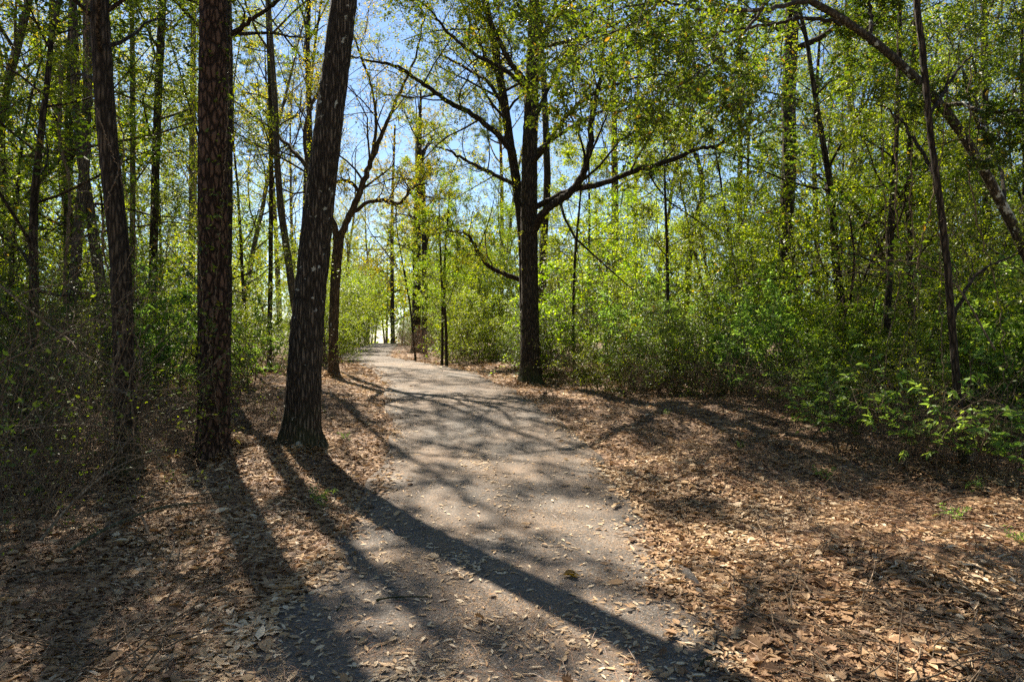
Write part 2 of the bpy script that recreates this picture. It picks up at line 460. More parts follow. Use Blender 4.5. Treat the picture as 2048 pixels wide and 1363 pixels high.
# ------------------------------------------------------------------ kinds of plants that repeat (prototypes)
def make_tall(name, H, r, h0, sp, bark, leafm, per, L, W, shape='quad', tilt=.7, bend=.03, sides=10, spread=.05):
    wood, crown, tw = Acc(), Acc(), []
    n = 26
    pts = wander((0, 0, -.2), (rng.normal() * .04, rng.normal() * .04, 1), H, n, bend, .02)
    h = np.linspace(0, 1, n)
    rad = r * (1 - .82 * h) * (1 + .5 * np.exp(-h * H / .35))
    wood.tube(pts, rad, sides, rough=.04)
    sp.t0 = h0
    sprout(wood, crown, pts, rad, sp, 0, tw)
    leaf_twigs(crown, tw, per, L, W, shape, 1, tilt, spread)
    root = empty(name)
    wood.obj('trunk', [bark], root)
    crown.obj('crown', [TWIG, leafm], root)
    return root

def make_shrub(name, H, stems, sp, twigm, leafm, per, L, W, shape='quad', lean=.45, flat_leaf=.7, r=.012, spread=.02, up=.02):
    wood, fol, tw = Acc(), Acc(), []
    for k in range(stems):
        a = rng.uniform(0, 6.28); le = lean * rng.uniform(.2, 1.2)
        st = np.array((math.cos(a), math.sin(a), 0)) * rng.uniform(.02, .25)
        p = wander(st - UP * .06, (math.cos(a) * le, math.sin(a) * le, 1), H * rng.uniform(.6, 1.15), 9, .12, up)
        rr = np.linspace(r * rng.uniform(.7, 1.3), r * .25, 9)
        wood.tube(p, rr, 5)
        sprout(wood, fol, p, rr, sp, 0, tw)
    leaf_twigs(fol, tw, per, L, W, shape, 1, flat_leaf, spread)
    root = empty(name)
    wood.obj('stem', [twigm], root)
    fol.obj('foliage', [TWIG, leafm], root)
    return root

PROTO = {}
def proto(key, fn):
    PROTO[key] = [fn() for _ in range(1)][0]
    PROTO[key]['used'] = 0

used = {}
def place(key, loc, rz, sc, label, cat, group, name=None):
    src = PROTO[key]
    o = src if key not in used else copy_tree(src)
    used[key] = 1
    o.location = loc; o.rotation_euler = (rng.normal() * .03, rng.normal() * .03, rz)
    s = sc * rng.uniform(.94, 1.06)
    o.scale = (s * rng.uniform(.9, 1.1), s, s * rng.uniform(.95, 1.08))
    tag(o, label, cat, group)
    return o

HW = lambda: Spec((20, 9, 6), (54, 50, 48), (.32, .44, .46), .14, .05, flat=.15, rr=.5)
for k in range(3):
    PROTO['hardwood%d' % k] = make_tall('hardwood_tree', 17, .17, .17, HW(), BARK_GREY, (L_SPRING, L_YELLOW, L_SPRING)[k], (15, 18, 16)[k], .068, .04, spread=.04, bend=.05)
PROTO['slim0'] = make_tall('slender_tree', 11, .065, .22, Spec((16, 8, 5), (52, 50, 48), (.26, .45, .5), .15, .04, rr=.45), BARK_DARK, L_GREEN, 24, .055, .028)
PROTO['slim1'] = make_tall('slender_tree', 10, .06, .15, Spec((17, 8, 5), (62, 52, 48), (.27, .45, .5), .15, .02, rr=.45), BARK_DARK, L_SPRING, 24, .055, .03)
PROTO['evergreen'] = make_tall('evergreen_tree', 8, .07, .12, Spec((17, 7, 5), (58, 52, 48), (.30, .45, .5), .16, .03, rr=.45), BARK_DARK, L_GLOSSY, 10, .085, .034, shape='leaf')
PROTO['under0'] = make_tall('understory_tree', 7, .045, .06, Spec((20, 8, 5), (68, 55, 50), (.30, .45, .5), .15, .015, flat=.3, rr=.45), BARK_DARK, L_BRIGHT, 12, .064, .034, tilt=.45, bend=.06)
PROTO['under1'] = make_tall('understory_tree', 6.5, .045, .06, Spec((20, 8, 5), (60, 55, 50), (.30, .45, .5), .18, .01, rr=.45), BARK_DARK, L_GREEN, 14, .054, .026, bend=.06)
PROTO['canopy'] = make_tall('added_shade_tree', 19, .14, .52, Spec((16, 9, 6), (52, 50, 48), (.26, .45, .48), .15, .05, rr=.5), BARK_DARK, L_SPRING, 12, .062, .034, spread=.04, bend=.02)  # added for its shade: the crown sits above view and dapples the path
PROTO['canopy1'] = make_tall('added_shade_tree', 18, .12, .52, Spec((17, 9, 6), (54, 50, 48), (.27, .45, .48), .15, .05, rr=.5), BARK_GREY, L_GREEN, 20, .06, .03, spread=.04, bend=.03)  # fuller crown, likewise added out of view to shade ground and path
PROTO['pine'] = make_tall('pine_tree', 24, .24, .50, Spec((24, 6, 5), (66, 50, 45), (.17, .40, .34), .14, .06), BARK_PINE, L_NEEDLE, 60, .20, .012, tilt=1.4, bend=.012, spread=.02)
PROTO['bare'] = make_tall('bare_tree', 13, .10, .28, Spec((18, 9, 7), (50, 48, 46), (.30, .45, .5), .19, .04, rr=.45), BARK_GREY, L_YELLOW, 4, .06, .04)

FINE = lambda: Spec((13, 7), (58, 50), (.36, .55), .18, .02, t0=.06)
PROTO['fine0'] = make_shrub('shrub', 2.1, 8, FINE(), TWIG, L_GREEN, 13, .050, .024)
PROTO['fine1'] = make_shrub('shrub', 2.4, 8, FINE(), TWIG, L_DARK, 13, .050, .022)
PROTO['fine2'] = make_shrub('shrub', 1.5, 10, Spec((11, 6), (62, 52), (.42, .55), .2, .01, t0=.05), TWIG, L_DARK, 12, .044, .020)
PROTO['tall0'] = make_shrub('tall_shrub', 4.2, 6, Spec((15, 8), (50, 48), (.28, .5), .16, .03), TWIG, L_GREEN, 15, .056, .027, lean=.3, r=.018)
PROTO['tall1'] = make_shrub('tall_shrub', 4.6, 5, Spec((16, 8), (62, 50), (.28, .5), .15, .01, flat=.2), TWIG, L_BRIGHT, 14, .062, .033, lean=.25, r=.018, flat_leaf=.45)
PROTO['bright'] = make_shrub('bright_shrub', 2.6, 6, Spec((13, 8), (68, 52), (.38, .5), .14, -.005, flat=.4, t0=.1), TWIG, L_BRIGHT, 13, .062, .033, flat_leaf=.4)
PROTO['twiggy'] = make_shrub('bare_bush', 1.7, 14, Spec((12, 8), (50, 52), (.45, .6), .26, -.01), DEAD, L_BROWN, .5, .04, .02, lean=.75, r=.006, up=-.03)
PROTO['twiggy1'] = make_shrub('bare_bush', 3.2, 10, Spec((14, 9), (52, 54), (.38, .6), .26, -.01), DEAD, L_DARK, 3.0, .04, .02, lean=.5, r=.009, up=-.02)
PROTO['broad'] = make_shrub('broadleaf_shrub', 2.1, 6, Spec((10, 5), (62, 50), (.34, .5), .15, .0, flat=.3, t0=.15), TWIG, L_FRESH, 8, .085, .042, shape='leaf', flat_leaf=.4)
PROTO['brier'] = make_shrub('arching_brier', 2.3, 9, Spec((7, 4), (45, 50), (.32, .5), .26, -.02, t0=.2), DEAD, L_GREEN, 1.2, .045, .022, lean=1.1, r=.0065, up=-.07)
PROTO['low'] = make_shrub('seedling', .38, 3, Spec((4, 2), (60, 50), (.5, .6), .2, .02), TWIG, L_FRESH, 5, .05, .028, shape='leaf', r=.004, lean=.5)

# ------------------------------------------------------------------ the trees one can tell apart
def build(acc, name, mats, root, base):
    for i in range(len(acc.v)): acc.v[i] = acc.v[i] - base
    return acc.obj(name, mats, root)

BASES = []
def hero(name, label, cat, trunk, d, limbs=(), bark=None, leafm=None, spec=None, per=20, L=.05, W=.028, shape='quad',
         tilt=.7, auto=0, auto_spec=None, rough=.05, sides=22, base=None, hang=0.0, second=None, flare=.45, auto_t0=.3, group=None, twigm=None, limb_k=1.0, trunk_k=1.0):
    """trunk and limbs: rows of (photo x, photo y, radius[, metres behind])"""
    def line(rows, n):
        a = np.array([list(P(r_[0], r_[1], d + (r_[3] if len(r_) > 3 else 0))) + [r_[2]] for r_ in rows])
        return spline(a, n)
    a0 = line(trunk, max(14, int(len(trunk) * 9))); a0[:, 3] *= trunk_k
    BASES.append((a0[0, 0], a0[0, 1], a0[0, 3]))
    base = a0[0, :3].copy(); base[2] = float(ground(base[0], base[1]))
    root = empty(name, base); tag(root, label, cat, group)
    wood, crown, tw = Acc(), Acc(), []
    trunks = [a0] + ([line(second, max(14, len(second) * 9))] if second else [])
    for k, a in enumerate(trunks):
        a[0, 2] = ground(a[0, 0], a[0, 1]) - .12
        h = np.concatenate([[0], np.cumsum(np.linalg.norm(np.diff(a[:, :3], axis=0), axis=1))])
        fine = np.linspace(0, h[-1], int(h[-1] / .11) + 8)
        p = np.stack([np.interp(fine, h, a[:, i]) for i in range(4)], 1)
        p[1:-1, :2] += rng.normal(size=(len(p) - 2, 2)) * .002
        rad = p[:, 3] * (1 + flare * np.exp(-fine / .22))
        acc = wood if k == 0 else Acc()
        acc.tube(p[:, :3], rad, sides, rough=rough, foot=fine)
        if auto:
            sp = auto_spec or Spec((auto, 6, 5), (52, 48, 45), (.3, .42, .42), .14, .05)
            sp.t0 = auto_t0
            sprout(acc, crown, a[:, :3], a[:, 3], sp, 0, tw)
        if k: build(acc, 'trunk', [bark], root, base)
    build(wood, 'trunk', [bark], root, base)
    for rows in limbs:
        a = line(rows, len(rows) * 6); a[:, 3] *= limb_k
        a[1:, :3] += rng.normal(size=(len(a) - 1, 3)) * .012
        la = Acc(); la.tube(a[:, :3], a[:, 3], 9, rough=.05)
        fa, ft = Acc(), []
        if spec:
            sprout(la, fa, a[:, :3], a[:, 3], spec, 0, ft)
        br = build(la, 'branch', [bark], root, base)
        leaf_twigs(fa, ft, per, L, W, shape, 1, tilt, .03, hang=hang)
        if fa.n:
            build(fa, 'foliage', [twigm or TWIG, leafm or L_GREEN], br, base)
    leaf_twigs(crown, tw, per, L, W, shape, 1, tilt, .03, hang=hang)
    if crown.n:
        build(crown, 'crown', [twigm or TWIG, leafm or L_GREEN], root, base)
    return root

SP_LIMB = lambda n=9: Spec((n, 6, 4), (55, 50, 45), (.36, .45, .45), .15, .05)

# the oak that leans over the path edge
b = on_ground(602, 892)
oak = hero('oak_tree', 'big dark lichen-spotted oak leaning over the path, its long shadow crossing the asphalt', 'tree',
     [(601, 900, .255), (608, 760, .245), (617, 620, .225), (634, 450, .215), (651, 300, .20), (670, 150, .19), (688, 0, .18), (705, -160, .17), (718, -400, .15), (725, -700, .12), (735, -1000, .08), (742, -1300, .03)], b[1],
     limbs=[[(704, -150, .09), (790, -260, .06, -.5), (900, -330, .04, -1), (1020, -350, .02, -1.6)],
            [(712, -300, .09), (600, -420, .06, .6), (450, -480, .04, 1.4), (300, -500, .02, 2.)],
            [(722, -560, .09), (900, -680, .07, .3), (1150, -740, .05, .6), (1400, -720, .025, .9)],
            [(715, -300, .09), (900, -400, .065, .6), (1120, -430, .045, 1.3), (1330, -400, .02, 2)],
            [(730, -800, .07), (950, -930, .05, 1), (1250, -1000, .03, 1.5)],
            [(718, -420, .08), (830, -560, .05, 1), (930, -620, .03, 2)]], auto=10, auto_t0=.5, auto_spec=Spec((10, 8, 5), (55, 50, 48), (.24, .45, .5), .16, .04, rr=.4),
     bark=BARK_OAK, leafm=L_SPRING, spec=Spec((8, 7, 5), (52, 50, 48), (.5, .5, .5), .17, .03, rr=.40), per=10, L=.055, W=.028, trunk_k=.87, rough=.035, sides=40, flare=.38)
def lichen(root, rows, d, spots):
    a = np.array([list(P(r_[0], r_[1], d)) + [r_[2]] for r_ in rows]); base = np.array(root.location)
    for px, py, w_, h_ in spots:
        z = P(px, py, d)[2]
        c = [np.interp(-z, -a[:, 2], a[:, i]) for i in (0, 1)]; r_ = np.interp(-z, -a[:, 2], a[:, 3])
        th0 = math.asin(np.clip((P(px, py, d)[0] - c[0]) / r_, -.9, .9)); n = 22
        acc = Acc(); V = []
        for ring in (0, .5, 1.0):
            for q in range(n):
                t = q / n * 6.283; k = ring * (1 + (.28 * math.sin(3 * t + px) + .22 * math.sin(5 * t + py) + .15 * rng.normal()))
                ang = th0 + k * w_ * math.cos(t) / r_; rad = r_ * 1.035 + .004 * (1 - ring)
                V.append((c[0] + rad * math.sin(ang), c[1] - rad * math.cos(ang), z + k * h_ * math.sin(t)))
        f = [(j * n + q, j * n + (q + 1) % n, (j + 1) * n + (q + 1) % n, (j + 1) * n + q) for j in (0, 1) for q in range(n)]
        acc.add(np.array(V) - base, f); acc.obj('lichen_patch', [LICHEN], root)
m_, nt_, out_ = mat('lichen')
tc_ = N(nt_, 'TexCoord'); nz_ = N(nt_, 'TexNoise', Scale=60.0, Detail=4.0); nt_.links.new(tc_.outputs['Object'], nz_.inputs['Vector'])
bs_ = N(nt_, 'BsdfPrincipled', Roughness=.95); nt_.links.new(ramp(nt_, nz_.outputs[0], [(.3, (.22, .22, .18)), (.7, (.55, .55, .48))]), bs_.inputs['Base Color']); nt_.links.new(bs_.outputs[0], out_.inputs[0])
LICHEN = m_
lichen(oak, [(601, 900, .222), (608, 760, .213), (617, 620, .196), (634, 450, .187), (651, 300, .174), (670, 150, .165), (688, 0, .157)], b[1] - .0,
       [(655, 212, .07, .035), (672, 218, .06, .05), (640, 232, .03, .025), (668, 108, .03, .035), (650, 262, .025, .03), (632, 330, .03, .02), (617, 528, .02, .03), (603, 650, .02, .03), (612, 782, .022, .03), (640, 395, .02, .02)])
# the straight pine
b = on_ground(426, 908)
hero('pine_tree', 'wide straight pine with reddish plated bark standing beside the leaning oak', 'tree',
     [(426, 915, .215), (428, 760, .205), (427, 600, .20), (426, 400, .195), (426, 200, .188), (427, 0, .18), (428, -300, .17), (430, -700, .15), (432, -1100, .12), (433, -1500, .05)], b[1],
     bark=BARK_PINE, leafm=L_NEEDLE, per=42, L=.2, W=.012, auto=16, auto_spec=Spec((16, 5, 4), (66, 50, 45), (.16, .4, .35), .14, .06), auto_t0=.72, rough=.035, sides=40, flare=.3, tilt=1.4, trunk_k=.85)
# the outer dark trunk wound with vines
b = on_ground(255, 950)
hero('hardwood_tree', 'dark trunk wound with pale dead vines, outermost of three big trunks', 'tree',
     [(257, 955, .125), (250, 800, .118), (247, 680, .115), (241, 520, .112), (226, 380, .11), (213, 250, .108), (204, 120, .105), (199, 0, .10), (190, -250, .095), (175, -550, .09), (165, -850, .06), (160, -1150, .03)], b[1],
     bark=BARK_DARK, leafm=L_GREEN, per=14, L=.052, W=.026, auto=12, auto_spec=Spec((18, 8, 6), (58, 52, 48), (.20, .45, .5), .16, .03, rr=.28), auto_t0=.5, sides=28, trunk_k=.9)
# the crooked forked tree beyond the oak
b = on_ground(668, 752)
hero('forked_tree', 'crooked forked tree with bare twisted limbs beside the path just beyond the leaning oak', 'tree',
     [(668, 757, .16), (667, 690, .15), (669, 600, .15), (673, 530, .155), (677, 485, .16)], b[1],
     limbs=[[(677, 490, .11), (690, 450, .10), (715, 395, .09), (738, 335, .08), (757, 285, .065), (778, 235, .05), (805, 175, .04), (832, 110, .03), (850, 30, .02)],
            [(676, 492, .10), (664, 440, .09), (640, 390, .08), (614, 335, .07), (577, 292, .055, .5), (540, 256, .045, 1), (500, 226, .035, 1.5), (455, 190, .02, 2)],
            [(700, 428, .06), (735, 405, .055, -.2), (770, 400, .05, -.4), (800, 407, .045, -.6), (822, 378, .035, -.8), (853, 366, .025, -1)],
            [(720, 385, .055), (697, 362, .05, -.3), (668, 368, .04, -.6), (645, 395, .03, -.9)],
            [(740, 330, .05), (752, 250, .045), (742, 170, .035, .3), (715, 95, .03, .6), (690, 20, .02, 1)],
            [(614, 335, .05), (610, 250, .04, .2), (640, 170, .03, .4), (655, 90, .02, .6)]],
     bark=BARK_TAN, leafm=L_YELLOW, spec=Spec((12, 8, 5), (52, 50, 46), (.42, .5, .55), .25, .03, rr=.45), per=3, L=.05, W=.028, twigm=BARK_GREY, trunk_k=.8, limb_k=.88)
# the twin tree in the middle
b = on_ground(1060, 768)
hero('twin_trunk_tree', 'tall spreading tree with two close trunks and long arching limbs beside the path', 'tree',
     [(1061, 775, .255), (1061, 700, .225), (1060, 600, .20), (1058, 430, .195), (1060, 300, .18), (1064, 170, .16), (1068, 50, .14), (1071, -80, .12), (1078, -220, .105), (1085, -400, .085), (1095, -720, .03)], b[1],
     second=[(1052, 752, .13, .5), (1050, 620, .125, .5), (1046, 480, .12, .5), (1035, 380, .115, .55), (1021, 290, .105, .6), (1006, 190, .105, .7), (988, 90, .09, .7), (966, -30, .07, .8), (948, -150, .04, .9)],
     limbs=[[(1060, 485, .13), (1078, 440, .12, -.3), (1105, 410, .115, -.5), (1140, 385, .11, -.7), (1165, 350, .10, -.9), (1180, 290, .09, -1), (1184, 230, .08, -1), (1200, 160, .06, -1), (1208, 90, .04, -1), (1220, 10, .02, -1)],
            [(1062, 420, .09), (1130, 385, .085, -.5), (1200, 368, .08, -.9), (1260, 345, .075, -1.2), (1330, 325, .07, -1.4), (1400, 296, .055, -1.5), (1440, 290, .05, -1.6), (1480, 255, .04, -1.7), (1560, 212, .02, -1.8)],
            [(1030, 315, .10, .4), (1000, 275, .09, .2), (950, 232, .08, 0), (900, 205, .07, -.3), (850, 170, .06, -.6), (790, 132, .045, -.9), (740, 122, .03, -1.1), (690, 110, .02, -1.3)],
            [(1040, 375, .07, .5), (1000, 355, .06, .5), (950, 330, .05, .6), (905, 305, .04, .8), (870, 292, .02, 1)],
            [(1062, 165, .09), (1040, 150, .085), (1015, 115, .075, -.2), (990, 60, .06, -.4), (965, -10, .04, -.6)],
            [(1055, 180, .07), (1010, 140, .065, -.6), (960, 115, .055, -1), (900, 70, .04, -1.5), (850, 10, .025, -2)],
            [(1066, 110, .08), (1085, 75, .07, .3), (1105, 30, .06, .5), (1120, -40, .04, .7)],
            [(1063, 250, .08), (1095, 180, .07, .4), (1125, 120, .06, .6), (1160, 70, .045, .8), (1200, 0, .03, 1)],
            [(1063, 330, .075), (1100, 280, .065, -.8), (1140, 225, .055, -1.4), (1190, 185, .045, -2), (1260, 160, .03, -2.6), (1340, 150, .02, -3)],
            [(1062, 310, .07), (1130, 262, .06, .6), (1200, 225, .05, 1), (1290, 200, .035, 1.4), (1370, 215, .02, 1.8)],
            [(1042, 560, .08, .8), (1010, 548, .075, .6), (975, 530, .065, .4), (955, 500, .055, .2), (935, 470, .045), (900, 462, .03), (862, 470, .02)],
            [(1010, 220, .07, .7), (980, 170, .06, 1.2), (940, 140, .05, 1.8), (880, 110, .035, 2.4)],
            [(1000, 160, .06, .7), (960, 90, .05, 1), (930, 20, .035, 1.3), (890, -60, .02, 1.6)]],
     bark=BARK_DARK, leafm=L_SPRING, spec=Spec((10, 8, 6), (54, 50, 48), (.52, .48, .55), .18, .02, rr=.40), per=8, L=.056, W=.031, sides=26, flare=.4, tilt=.6, limb_k=.78, auto=18, auto_t0=.55, auto_spec=Spec((18, 9, 6), (55, 50, 48), (.27, .45, .5), .16, .04, rr=.35))
# the pine in the thicket
hero('pine_tree', 'straight dark pine trunk rising out of the thicket, its foot hidden by shrubs', 'tree',
     [(1584, 790, .19), (1583, 700, .185), (1580, 560, .18), (1572, 460, .178), (1578, 330, .172), (1577, 200, .168), (1583, 60, .16), (1588, -100, .15), (1592, -350, .12), (1595, -600, .06)], 17.5,
     bark=BARK_DARK, leafm=L_NEEDLE, per=40, L=.2, W=.012, auto=16, auto_spec=Spec((16, 5, 4), (62, 50, 45), (.17, .4, .35), .14, .05), auto_t0=.62, tilt=1.4, flare=.2)
# the mottled trunk that leans across the upper corner
hero('leaning_tree', 'pale mottled slim trunk slanting high across the thicket above the hickory shrubs', 'tree',
     [(2200, 930, .075), (2125, 700, .068), (2050, 505, .063), (1962, 332, .059), (1882, 212, .056), (1782, 112, .052), (1695, 45, .047), (1618, 0, .043), (1490, -75, .033), (1350, -120, .015)], 9.0,
     limb_k=.8, limbs=[[(1490, -75, .03), (1400, -40, .026, -.3), (1290, 30, .02, -.6), (1180, 85, .012, -.9), (1120, 95, .008, -1)], [(1560, -30, .03), (1500, 50, .024, -.4), (1420, 130, .018, -.8), (1330, 190, .01, -1.1)], [(1725, 68, .04), (1690, 50, .036, .2), (1607, 36, .032, .4), (1545, 49, .028, .5), (1468, 60, .022, .6), (1400, 80, .016, .7), (1340, 100, .010, .8)],
            [(1888, 218, .04), (1920, 206, .035, -.2), (1961, 222, .03, -.5), (2048, 222, .022, -.9), (2130, 200, .012, -1.2)],
            [(1740, 88, .035), (1742, 30, .03, .2), (1738, -60, .02, .4)],
            [(1962, 332, .035), (2000, 290, .03, .6), (2040, 240, .022, 1.2), (2090, 170, .012, 1.8)],
            [(1618, 0, .04), (1520, 20, .03, -.8), (1420, 20, .022, -1.3), (1320, 5, .014, -1.7), (1230, 20, .008, -2)],
            [(2010, 420, .03), (1990, 300, .025, 1), (1930, 150, .02, 1.8), (1880, 40, .012, 2.4)]],
     bark=BARK_PALE, leafm=L_GLOSSY, spec=Spec((12, 6, 4), (55, 52, 50), (.5, .5, .55), .19, .0, rr=.4), per=13, L=.062, W=.027, shape='leaf', sides=20, flare=.1)
# the slim trunk between the hickory shrubs
b = on_ground(1927, 935)
hero('slender_tree', 'slim crooked grey-brown trunk standing between two fresh green hickory shrubs', 'tree',
     [(1930, 942, .065), (1922, 860, .058), (1912, 760, .053), (1903, 640, .05), (1893, 520, .048), (1882, 420, .046), (1868, 320, .044), (1856, 220, .042), (1846, 110, .045), (1832, 0, .04), (1822, -140, .025)], b[1],
     limbs=[[(1905, 640, .03), (1945, 560, .025, .4), (2000, 520, .018, .8), (2070, 500, .01, 1.2)],
            [(1872, 350, .03), (1830, 280, .025, .4), (1790, 230, .016, .8), (1740, 200, .01, 1)],
            [(1858, 230, .028), (1910, 150, .022, .5), (1960, 90, .015, .9)]],
     bark=BARK_DARK, leafm=L_GREEN, spec=Spec((10, 6, 4), (55, 52, 50), (.42, .5, .55), .2, .02, rr=.4), per=10, L=.042, W=.021, trunk_k=.82, limb_k=.8, sides=14, flare=.3)

def slim(label, rows, d, bark=BARK_DARK, leafm=L_GREEN, per=20, auto=9, t0=.4, L=.052, W=.027, name='slender_tree', ratio=.22, limbs=()):
    return hero(name, label, 'tree', rows, d, limbs=limbs, bark=bark, leafm=leafm, per=per * .6, auto=auto, L=L, W=W, sides=10, flare=.25,
                auto_spec=Spec((auto + 4, 7, 5), (56, 52, 48), (ratio, .45, .52), .17, .02, rr=.4), auto_t0=t0,
                spec=Spec((6, 5), (52, 48), (.4, .5), .18, .03) if limbs else None)

slim('straight dark trunk with glossy evergreen leaves, standing behind the vine-wound trunk', [(141, 790, .09), (138, 640, .088), (137, 460, .085), (139, 260, .08), (146, 0, .075), (150, -300, .04)], 14, leafm=L_DARK, auto=12, per=30, t0=.35)
slim('slim upright trunk seen midway between the vine-wound trunk and the wide pine', [(303, 760, .095), (305, 600, .09), (310, 400, .088), (316, 200, .085), (325, 0, .08), (330, -250, .04)], 15.5, auto=10, per=22, t0=.45)
slim('thin pale trunk close behind the vine-wound trunk', [(262, 780, .07), (264, 600, .068), (266, 350, .065), (265, 100, .06), (262, -200, .03)], 17, bark=BARK_GREY, auto=9, per=18, t0=.45)
slim('grey trunk half hidden behind the wide straight pine', [(384, 740, .12), (384, 560, .12), (384, 300, .11), (388, 0, .09), (390, -200, .04)], 27, bark=BARK_GREY, auto=10, per=22, t0=.4, leafm=L_YELLOW)
slim('dark trunk peeking past the wide pine with one limb reaching up toward the oak', [(446, 800, .13), (449, 600, .13), (451, 400, .125), (452, 200, .12), (452, 60, .11), (450, -150, .08), (448, -350, .04)], 12.5, auto=8, per=22, t0=.6,
     limbs=[[(453, 80, .05), (475, 60, .045, -.1), (510, 35, .035, -.3), (560, 0, .025, -.5), (620, -60, .015, -.8)]])
slim('very thin upright trunk midway between the wide pine and the leaning oak', [(539, 760, .065), (540, 640, .062), (542, 450, .06), (542, 260, .055), (537, 90, .05), (530, -100, .025)], 19, auto=9, per=14, t0=.4)
slim('pale forked tree at the far edge of the thicket beyond the vine-wound trunk', [(8, 760, .17), (10, 640, .16), (14, 510, .15), (28, 390, .12), (56, 330, .10), (90, 250, .07), (110, 150, .03)], 25, bark=BARK_GREY, leafm=L_YELLOW, auto=8, per=20, t0=.5,
     limbs=[[(14, 520, .09), (8, 430, .08), (-10, 330, .06), (-20, 200, .04), (-30, 80, .02)]])
slim('pale slanting tree rising beside the pale forked tree', [(50, 770, .13), (56, 600, .12), (72, 440, .11), (98, 290, .09), (125, 150, .07), (150, 0, .03)], 24, bark=BARK_GREY, leafm=L_YELLOW, auto=9, per=22, t0=.4)
slim('tall trunk standing at the far crest where the path leaves the woods', [(786, 690, .23), (785, 620, .19), (784, 520, .17), (785, 400, .14), (790, 250, .08)], 64, leafm=L_YELLOW, auto=12, per=30, t0=.15, L=.12, W=.07)
slim('thick dark trunk beside the far bend of the path', [(832, 690, .26), (833, 600, .24), (834, 450, .21), (838, 300, .15), (842, 180, .05)], 38, auto=10, per=26, t0=.4, leafm=L_SPRING, L=.09, W=.05)
slim('dark trunk close beside the thick dark trunk at the far bend', [(847, 690, .17), (850, 600, .16), (848, 450, .14), (845, 300, .08)], 37, auto=9, per=26, t0=.35, leafm=L_SPRING, L=.09, W=.05)
slim('very thin bare leaning sapling at the outer verge of the far bend', [(831, 718, .045), (826, 670, .042), (820, 610, .038), (808, 540, .033), (797, 480, .025), (790, 430, .012)], 29, auto=5, per=8, t0=.6, name='sapling')
slim('thin upright sapling among brush before the twin-trunk tree', [(884, 730, .05), (885, 660, .045), (884, 580, .04), (880, 480, .03), (878, 400, .015)], 23.5, auto=9, per=34, t0=.35, name='sapling', leafm=L_BRIGHT, ratio=.3)
slim('slightly bowed sapling touching the thin upright sapling near the bend', [(893, 732, .055), (892, 660, .05), (888, 580, .045), (892, 480, .035), (900, 380, .02)], 23.2, auto=9, per=34, t0=.3, name='sapling', leafm=L_BRIGHT, ratio=.3)
slim('reddish pine trunk seen beyond the low limb of the twin-trunk tree', [(1232, 760, .2), (1231, 600, .2), (1230, 400, .19), (1228, 250, .16), (1226, 100, .1), (1225, 0, .05)], 36, bark=BARK_PINE, leafm=L_YELLOW, auto=12, per=26, t0=.4, name='pine_tree', L=.09, W=.05)
slim('thin grey trunk deeper in the woods than the reddish pine', [(1270, 750, .15), (1269, 550, .15), (1271, 350, .13), (1275, 200, .09), (1278, 60, .04)], 44, bark=BARK_GREY, leafm=L_SPRING, auto=10, per=24, t0=.4, L=.1, W=.06)
slim('sinuous dark trunk under the tip of the long low limb', [(1372, 740, .10), (1374, 620, .10), (1378, 520, .095), (1392, 440, .09), (1405, 380, .085), (1398, 330, .07), (1380, 270, .05), (1390, 180, .02)], 22, auto=10, per=26, t0=.5)
slim('thin upright trunk just behind the dark thicket pine', [(1636, 780, .08), (1634, 500, .075), (1628, 330, .07), (1632, 200, .06), (1640, 60, .03)], 21, auto=10, per=26, t0=.4, leafm=L_SPRING)
slim('dark stem with hanging creepers midway between the thicket pine and the slim crooked trunk', [(1776, 840, .06), (1774, 700, .058), (1780, 500, .056), (1790, 300, .052), (1798, 120, .045), (1800, -60, .02)], 12, auto=11, per=26, t0=.35)
slim('dark stem close to the slim crooked trunk, leaves all the way up', [(1830, 850, .065), (1826, 700, .062), (1818, 480, .06), (1820, 300, .056), (1826, 130, .05), (1835, -60, .02)], 13, auto=14, per=28, t0=.25)
slim('dark rough trunk behind the slanting mottled trunk', [(1990, 860, .09), (1985, 650, .09), (1975, 450, .085), (1970, 250, .08), (1968, 50, .07), (1965, -120, .03)], 15, auto=12, per=28, t0=.3, leafm=L_SPRING)
slim('reddish dead snag slanting through the shrubs beside the thicket pine', [(1800, 720, .06), (1765, 520, .058), (1735, 450, .055), (1690, 390, .045), (1632, 350, .02)], 14.5, bark=BARK_TAN, auto=3, per=2, t0=.3, name='dead_snag')
slim('thin bare stem rising in the shrubs right of nothing but the twin-trunk tree'.replace('right of nothing but', 'next to'), [(1150, 775, .04), (1146, 650, .038), (1150, 520, .035), (1160, 400, .025), (1165, 320, .012)], 17, auto=8, per=26, t0=.4, name='sapling', leafm=L_BRIGHT)
slim('thin stem in the shrubs midway between the twin-trunk tree and the thicket pine', [(1338, 790, .04), (1336, 650, .04), (1334, 500, .035), (1330, 380, .025), (1330, 300, .012)], 15.5, auto=9, per=28, t0=.35, name='sapling')

# ------------------------------------------------------------------ the trees and shrubs behind, row on row
LAND = [(-400, 'outer edge'), (70, 'pale forked tree'), (240, 'vine-wound trunk'), (426, 'wide pine'), (620, 'leaning oak'), (672, 'crooked forked tree'),
        (785, 'far crest'), (840, 'far bend'), (1055, 'twin-trunk tree'), (1232, 'reddish pine'), (1400, 'sinuous trunk'), (1580, 'thicket pine'),
        (1825, 'creeper-hung stem'), (1915, 'slim crooked trunk'), (2500, 'slanting mottled trunk')]

def where(px):
    for (a, s), (b_, t) in zip(LAND, LAND[1:]):
        if a <= px < b_:
            return f'between {s} and {t}'
    return 'beyond slanting mottled trunk'

